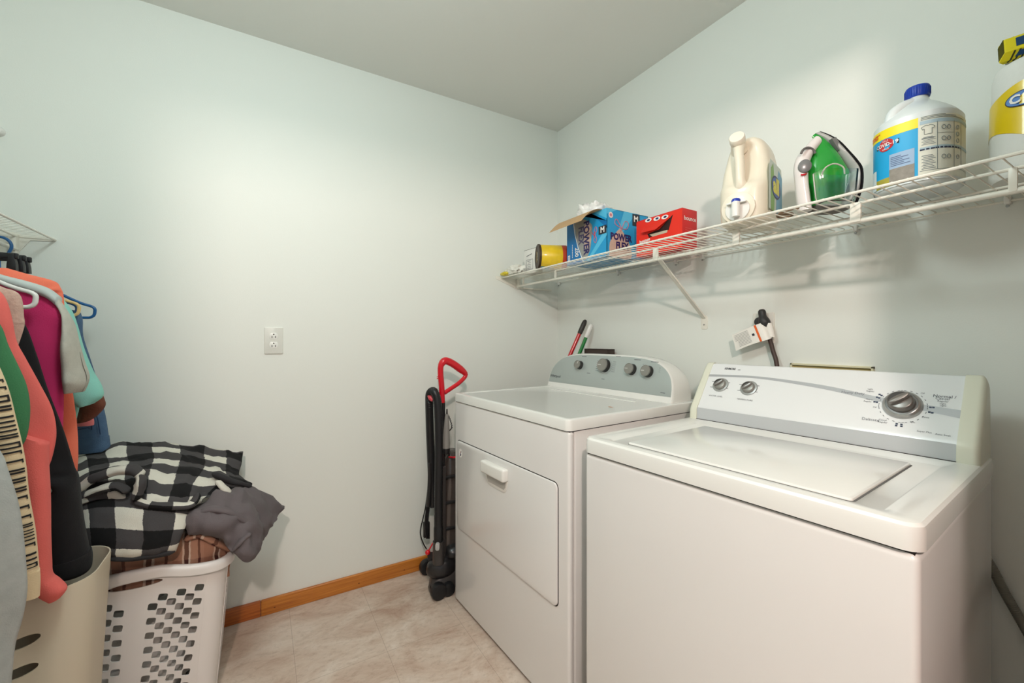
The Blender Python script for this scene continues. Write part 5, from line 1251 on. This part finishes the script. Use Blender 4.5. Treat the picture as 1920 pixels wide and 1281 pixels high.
def panel(name, half, dist, rotz, holes_, slot=None):
    """flat perforated wall: 2D curve with holes, given thickness, then tapered and stood up"""
    cu = bpy.data.curves.new('p', 'CURVE'); cu.dimensions = '2D'; cu.fill_mode = 'BOTH'; cu.extrude = .0016
    w2 = half-CRn
    # outline subdivided so that taper is followed
    hk = 1 if name in ('front_side', 'back_side') else 0
    polys = [[(-w2, .004), (w2, .004), (w2, bz*.5)]+[(w2-2*w2*i/24, bz-.012+hk*hump(w2-2*w2*i/24)) for i in range(25)]+[(-w2, bz*.5)]]+[hole_shape(a, b) for a, b in holes_]
    if slot: polys.append(slot)
    for p in polys:
        s_ = cu.splines.new('POLY'); s_.points.add(len(p)-1); s_.use_cyclic_u = True
        for i, (a, b) in enumerate(p): s_.points[i].co = (a, b, 0, 1)
    o = bpy.data.objects.new('p', cu); me = bpy.data.meshes.new_from_object(o); bpy.data.objects.remove(o); bpy.data.curves.remove(cu)
    M = Matrix.Rotation(rotz, 4, 'Z')
    vs = []
    for v in me.vertices:
        x, z, d = v.co.x, v.co.y, v.co.z; k = tap(z); other = dist
        vs.append(M @ Vector((x*(half*k-CRn)/w2, -other*k+d, z)))
    mb = MB(); mb.add(vs, [list(p.vertices) for p in me.polygons], BK); bpy.data.meshes.remove(me); ob = mb.build(name, t, sharp=30); return ob
fh = []
top_j = [0, -1, -1, -2, -2, -3]
for i in range(6):
    for j in range(top_j[i], 9):
        a, b = P00.x+i*AX+j*BX_, P00.z+i*AZ+j*BZ
        if b > .045: fh.append((a/1.0, b))
for i, tj in ((0, 0), (-1, 0), (-2, 1), (-3, 2)):
    for j in range(tj, 9):
        a, b = P0L.x+i*AX*1.18+j*BX_, P0L.z+i*AZ*1.18+j*BZ
        if b > .045 and a > -hw_+CRn+.012: fh.append((a, b))
fh = [(a, b) for a, b in fh if abs(a) < hw_-CRn-.010]
s0 = ony(200, 1108, by0)-bc; s1 = ony(306, 1086, by0)-bc
sl_ = [( s0.x+(s1.x-s0.x)*((1-math.cos(q))/2), (s0.z+(s1.z-s0.z)*((1-math.cos(q))/2))+.0095*math.sin(q)-.002) for q in [2*PI*k/22 for k in range(22)]]
panel('front_side', hw_, hd_, 0, fh, sl_)
gh = [(x*.034+(.017 if j % 2 else 0), .07+j*.024) for x in range(-5, 6) for j in range(13) if abs(x*.034+.01) < hd_-CRn-.03 and abs(x) != 0]
panel('right_side', hd_, hw_, R(90), gh); panel('back_side', hw_, hd_, R(180), []); panel('left_side', hd_, hw_, R(-90), gh)
for sx, sy in ((1, -1), (1, 1), (-1, 1), (-1, -1)):
    mb = MB(); secs = []
    a0 = {(1, -1): -90, (1, 1): 0, (-1, 1): 90, (-1, -1): 180}[(sx, sy)]
    for z in (.004, .12, .24, .36, bz-.012):
        k = tap(z); cx, cy = sx*(hw_*k-CRn), sy*(hd_*k-CRn)
        sec = [Vector((cx+CRn*math.cos(R(a0+90*i/8)), cy+CRn*math.sin(R(a0+90*i/8)), z)) for i in range(9)]
        sec += [Vector((cx+(CRn-.0032)*math.cos(R(a0+90*i/8)), cy+(CRn-.0032)*math.sin(R(a0+90*i/8)), z)) for i in range(8, -1, -1)]; secs.append(sec)
    mb.loft(secs, BK); mb.build('corner', t, sharp=40)
mb = MB(); path = []
raw = rrect(-hw_, -hd_, hw_, hd_, CRn+.004, 7)
for i, p in enumerate(raw):
    q = raw[(i+1) % len(raw)]; n_ = max(1, int((Vector(q)-Vector(p)).length/.02)); path += [tuple(Vector(p).lerp(Vector(q), k/n_)) for k in range(n_)]
prof_r = [(-.006, -.014), (-.004, .002), (.002, .008), (.010, .008), (.016, .003), (.017, -.006), (.015, -.022), (.012, -.022), (.012, -.006), (.004, -.002)]
nP = len(path); secs = []
for i in range(nP):
    a, b = Vector(path[i]), None; pr_, nx_ = Vector(path[i-1]), Vector(path[(i+1) % nP]); tn = (nx_-pr_).normalized(); nr = Vector((tn.y, -tn.x))
    hz_ = hump(a.x) if abs(abs(a.y)-hd_) < .004 else 0
    secs.append([Vector((a.x+nr.x*o_, a.y+nr.y*o_, bz+z_-.006+hz_)) for o_, z_ in prof_r])
secs.append(secs[0]); mb.loft(secs, BK, cap=False); mb.build('rim', t, sharp=50)
mb = MB(); mb.loft([[Vector((a, b, z)) for a, b in rrect(-hw_*.84, -hd_*.84, hw_*.84, hd_*.84, CRn, 6)] for z in (.0, .006)], BK); mb.build('bottom', t)

# ---- heap of laundry
def patch(mb, grid, m, thick=.010, uvs=(1, 1), fold=.004, ff=18, seed=0, k=5, uvo=(0, 0), rim=True):
    rows = [crom([tuple(ony(px, py, y))for px, py, y in r], k) for r in grid]
    cols = [crom([r[i] for r in rows], k) for i in range(len(rows[0]))]
    nu, nv_ = len(cols), len(cols[0]); Pt = [[Vector(cols[i][j]) for i in range(nu)] for j in range(nv_)]
    Nn = [[None]*nu for _ in range(nv_)]
    for j in range(nv_):
        for i in range(nu):
            du = Pt[j][min(i+1, nu-1)]-Pt[j][max(i-1, 0)]; dv = Pt[min(j+1, nv_-1)][i]-Pt[max(j-1, 0)][i]; nn = dv.cross(du)
            if nn.length < 1e-9: nn = Vector((0, -1, 0))
            nn.normalize()
            if nn.dot(Vector((0, 0, CH))-Pt[j][i]) < 0: nn = -nn
            Nn[j][i] = nn
    vs = []; uv = []
    for sgn in (1, -1):
        for j in range(nv_):
            for i in range(nu):
                p = Pt[j][i]; e = min(1, min(i, nu-1-i, j, nv_-1-j)/3)
                ds = fold*(noise.noise(p*ff+Vector((seed, 0, 0)))*1.3+.7*noise.noise(Vector((p.x*ff*2.6, p.z*ff*.9+p.y*ff, seed)))+.5*noise.noise(p*ff*3))
                vs.append(p+Nn[j][i]*((thick/2*sgn if sgn > 0 else -thick/2)*(.35+.65*e)+ds)); uv.append((uvo[0]+uvs[0]*i/(nu-1), uvo[1]+uvs[1]*j/(nv_-1)))
    f1 = [[j*nu+i, j*nu+i+1, (j+1)*nu+i+1, (j+1)*nu+i] for j in range(nv_-1) for i in range(nu-1)]; o = nu*nv_
    f2 = [[o+a for a in q[::-1]] for q in f1]
    ed = [i for i in range(nu)]+[j*nu+nu-1 for j in range(1, nv_)]+[(nv_-1)*nu+i for i in range(nu-2, -1, -1)]+[j*nu for j in range(nv_-2, 0, -1)]
    f3 = [[ed[i], ed[(i+1) % len(ed)], o+ed[(i+1) % len(ed)], o+ed[i]] for i in range(len(ed))]
    mb.add(vs, f1+f2+f3, m, uvs=uv)
CK = mat_plaid('buffalo_check', 'check'); BPm = mat_plaid('brown_plaid', 'plaid')
def lth(name, label, cat, loc): return empty(name, label, cat, loc)
loc = Vector((-.30, 1.80, .50)); t = lth('plaid_blanket', 'black and white buffalo check fleece blanket heaped on top of the basket', 'blanket', loc)
mb = MB()
patch(mb, [[(140, 864, 1.90), (190, 838, 1.93), (250, 829, 1.96), (330, 833, 1.98), (400, 843, 1.99), (456, 847, 1.99)],
           [(141, 868, 1.80), (190, 856, 1.83), (250, 846, 1.87), (330, 849, 1.90), (400, 860, 1.92), (453, 872, 1.93)],
           [(142, 884, 1.70), (195, 874, 1.73), (255, 866, 1.78), (330, 866, 1.82), (400, 880, 1.84), (449, 893, 1.86)],
           [(144, 903, 1.63), (195, 890, 1.66), (250, 880, 1.70), (325, 884, 1.72), (395, 894, 1.75), (474, 908, 1.80)],
           [(148, 925, 1.60), (195, 910, 1.60), (245, 902, 1.63), (318, 912, 1.63), (376, 912, 1.66), (440, 918, 1.74)],
           [(151, 948, 1.585), (195, 936, 1.58), (248, 942, 1.57), (306, 950, 1.575), (362, 950, 1.59), (385, 930, 1.64)]], CK, .016, (3.9, 4.0), .010, 16, 2, 7, (.1, .35))
shift(mb, loc).build('upper_layer', t, sharp=80)
mb = MB()
patch(mb, [[(148, 940, 1.60), (210, 930, 1.59), (280, 938, 1.58), (352, 945, 1.60)], [(156, 972, 1.56), (212, 968, 1.55), (280, 975, 1.54), (350, 978, 1.56)],
           [(160, 1008, 1.54), (215, 1012, 1.525), (280, 1015, 1.52), (340, 1006, 1.54)], [(166, 1036, 1.545), (215, 1044, 1.525), (275, 1042, 1.525), (330, 1033, 1.545)]], CK, .016, (2.0, 1.75), .006, 14, 5, 7, (.28, .62))
shift(mb, loc).build('lower_layer', t, sharp=80)
def roll(mb, pts, r, m, seed=0, uvl=2.4):
    c = crom(pts, 7); P_ = [ony(a, b, y) for a, b, y, _ in c]; n_ = 16; N_ = len(P_); vs = []; uv = []; prev = None
    for i, p in enumerate(P_):
        tn = (P_[min(i+1, N_-1)]-P_[max(i-1, 0)]).normalized(); a = tn.cross(Vector((0, 1, 0))).normalized() if prev is None else (prev-tn*prev.dot(tn)).normalized(); prev = a; b_ = tn.cross(a)
        for q in range(n_+1):
            an = 2*PI*q/n_; rr_ = c[i][3]*(1+.28*noise.noise(Vector((math.cos(an)*1.2, math.sin(an)*1.2, i*.22+seed))))*min(1, .35+min(i, N_-1-i)/3)
            vs.append(p+(a*math.cos(an)*.8+b_*math.sin(an)*1.1)*rr_); uv.append((uvl*i/N_, 1.2*q/n_+seed))
    m_ = n_+1; mb.add(vs, [[i*m_+k, i*m_+k+1, (i+1)*m_+k+1, (i+1)*m_+k] for i in range(N_-1) for k in range(n_)]+[list(range(n_))[::-1], [(N_-1)*m_+k for k in range(n_)]], m, uvs=uv)
mb = MB(); roll(mb, [(150, 916, 1.60, .018), (178, 897, 1.585, .016), (215, 884, 1.58, .016), (250, 882, 1.58, .017), (268, 893, 1.58, .015)], 0, CK, 0)
roll(mb, [(262, 890, 1.565, .012), (264, 908, 1.56, .017), (258, 926, 1.56, .016), (252, 938, 1.56, .012)], 0, CK, .7, .8)
roll(mb, [(252, 938, 1.565, .014), (280, 947, 1.56, .013), (320, 950, 1.56, .013), (358, 946, 1.575, .012), (372, 925, 1.60, .010)], 0, CK, 1.3, 2)
roll(mb, [(160, 930, 1.585, .015), (190, 918, 1.575, .014), (222, 912, 1.57, .013), (240, 925, 1.565, .013)], 0, CK, 2.2, 1)
roll(mb, [(165, 1036, 1.54, .009), (215, 1047, 1.525, .010), (275, 1044, 1.525, .010), (328, 1034, 1.54, .009)], 0, mat('fleece_hem', (46, 44, 46), .95, bump=.6), .3, 2)
shift(mb, loc).build('bunched_folds', t, sharp=80)
mb = MB(); roll(mb, [(398, 888, 1.70, .012), (425, 900, 1.72, .012), (448, 906, 1.75, .010), (472, 912, 1.78, .007)], 0, mat('fleece_hem', (46, 44, 46), .95, bump=.6), 3.1, 1)
roll(mb, [(405, 902, 1.68, .010), (420, 916, 1.67, .013), (432, 926, 1.67, .011)], 0, CK, 4.1, .6)
shift(mb, loc).build('corner_folds', t, sharp=80)
# grey garment
GG = mat('charcoal_jersey', (98, 90, 92), .92, bump=.4, bscale=420, var=.08, vscale=20, sheen=.03)
loc = Vector((-.05, 1.68, .52)); t = lth('sweatpants', 'charcoal grey sweatpants spilling over the right side of the basket', 'sweatpants', loc)
mb = MB(); patch(mb, [[(345, 958, 1.62), (400, 930, 1.66), (445, 915, 1.72), (478, 915, 1.80), (527, 953, 1.87)],
           [(347, 970, 1.585), (400, 950, 1.58), (440, 945, 1.61), (478, 950, 1.67), (513, 975, 1.78)],
           [(349, 980, 1.57), (400, 985, 1.54), (440, 992, 1.545), (472, 1000, 1.585), (497, 1001, 1.70)],
           [(349, 988, 1.59), (396, 1012, 1.555), (434, 1034, 1.545), (462, 1055, 1.555), (482, 1030, 1.64)]], GG, .018, (1, 1), .017, 15, 3, 8)
shift(mb, loc).build('main_fabric', t, sharp=80)
mb = MB()
for pts in ([(372, 962, 1.565, .010), (405, 955, 1.56, .012), (440, 965, 1.565, .012), (470, 985, 1.585, .010)], [(436, 1034, 1.54, .006), (452, 1015, 1.54, .010), (470, 1000, 1.555, .009)], [(352, 975, 1.57, .008), (395, 978, 1.55, .009), (425, 992, 1.54, .008)], [(440, 940, 1.62, .010), (470, 950, 1.66, .012), (497, 975, 1.72, .009)]):
    roll(mb, pts, 0, GG, pts[0][0]*.01, 1)
shift(mb, loc).build('folds', t, sharp=80)
# brown plaid
loc = Vector((-.25, 1.70, .44)); t = lth('plaid_shirt', 'brown, cream and maroon plaid shirt lying along the basket rim', 'shirt', loc); mb = MB()
patch(mb, [[(170, 1020, 1.68), (250, 1005, 1.66), (330, 985, 1.66), (382, 988, 1.68), (425, 1020, 1.72)], [(172, 1040, 1.61), (250, 1036, 1.595), (330, 1012, 1.60), (388, 1012, 1.605), (432, 1034, 1.65)],
           [(176, 1075, 1.60), (250, 1070, 1.598), (330, 1058, 1.598), (390, 1048, 1.60), (432, 1042, 1.645)], [(180, 1125, 1.60), (250, 1120, 1.60), (330, 1100, 1.60), (390, 1090, 1.602), (428, 1080, 1.65)]], BPm, .012, (4.2, 2.2), .006, 16, 1, 7)
roll(mb, [(345, 1012, 1.59, .010), (375, 1003, 1.585, .013), (405, 1018, 1.59, .012), (434, 1034, 1.63, .008)], 0, BPm, 0, 1.4)
shift(mb, loc).build('fabric', t, sharp=80)
# pale clothes inside the basket
mb = MB(); blob(mb, (0, -.005, .185), (.172, .165, .175), mat('pale_cotton', (206, 202, 196), .95, bump=.4), .35, 2.2, 8, 26, .8, .05)
o = mb.build('laundry_bundle', label='grey bundled laundry glimpsed through the diamond holes of the basket', category='laundry', sharp=80); o.location = (bc.x, bc.y, .008)
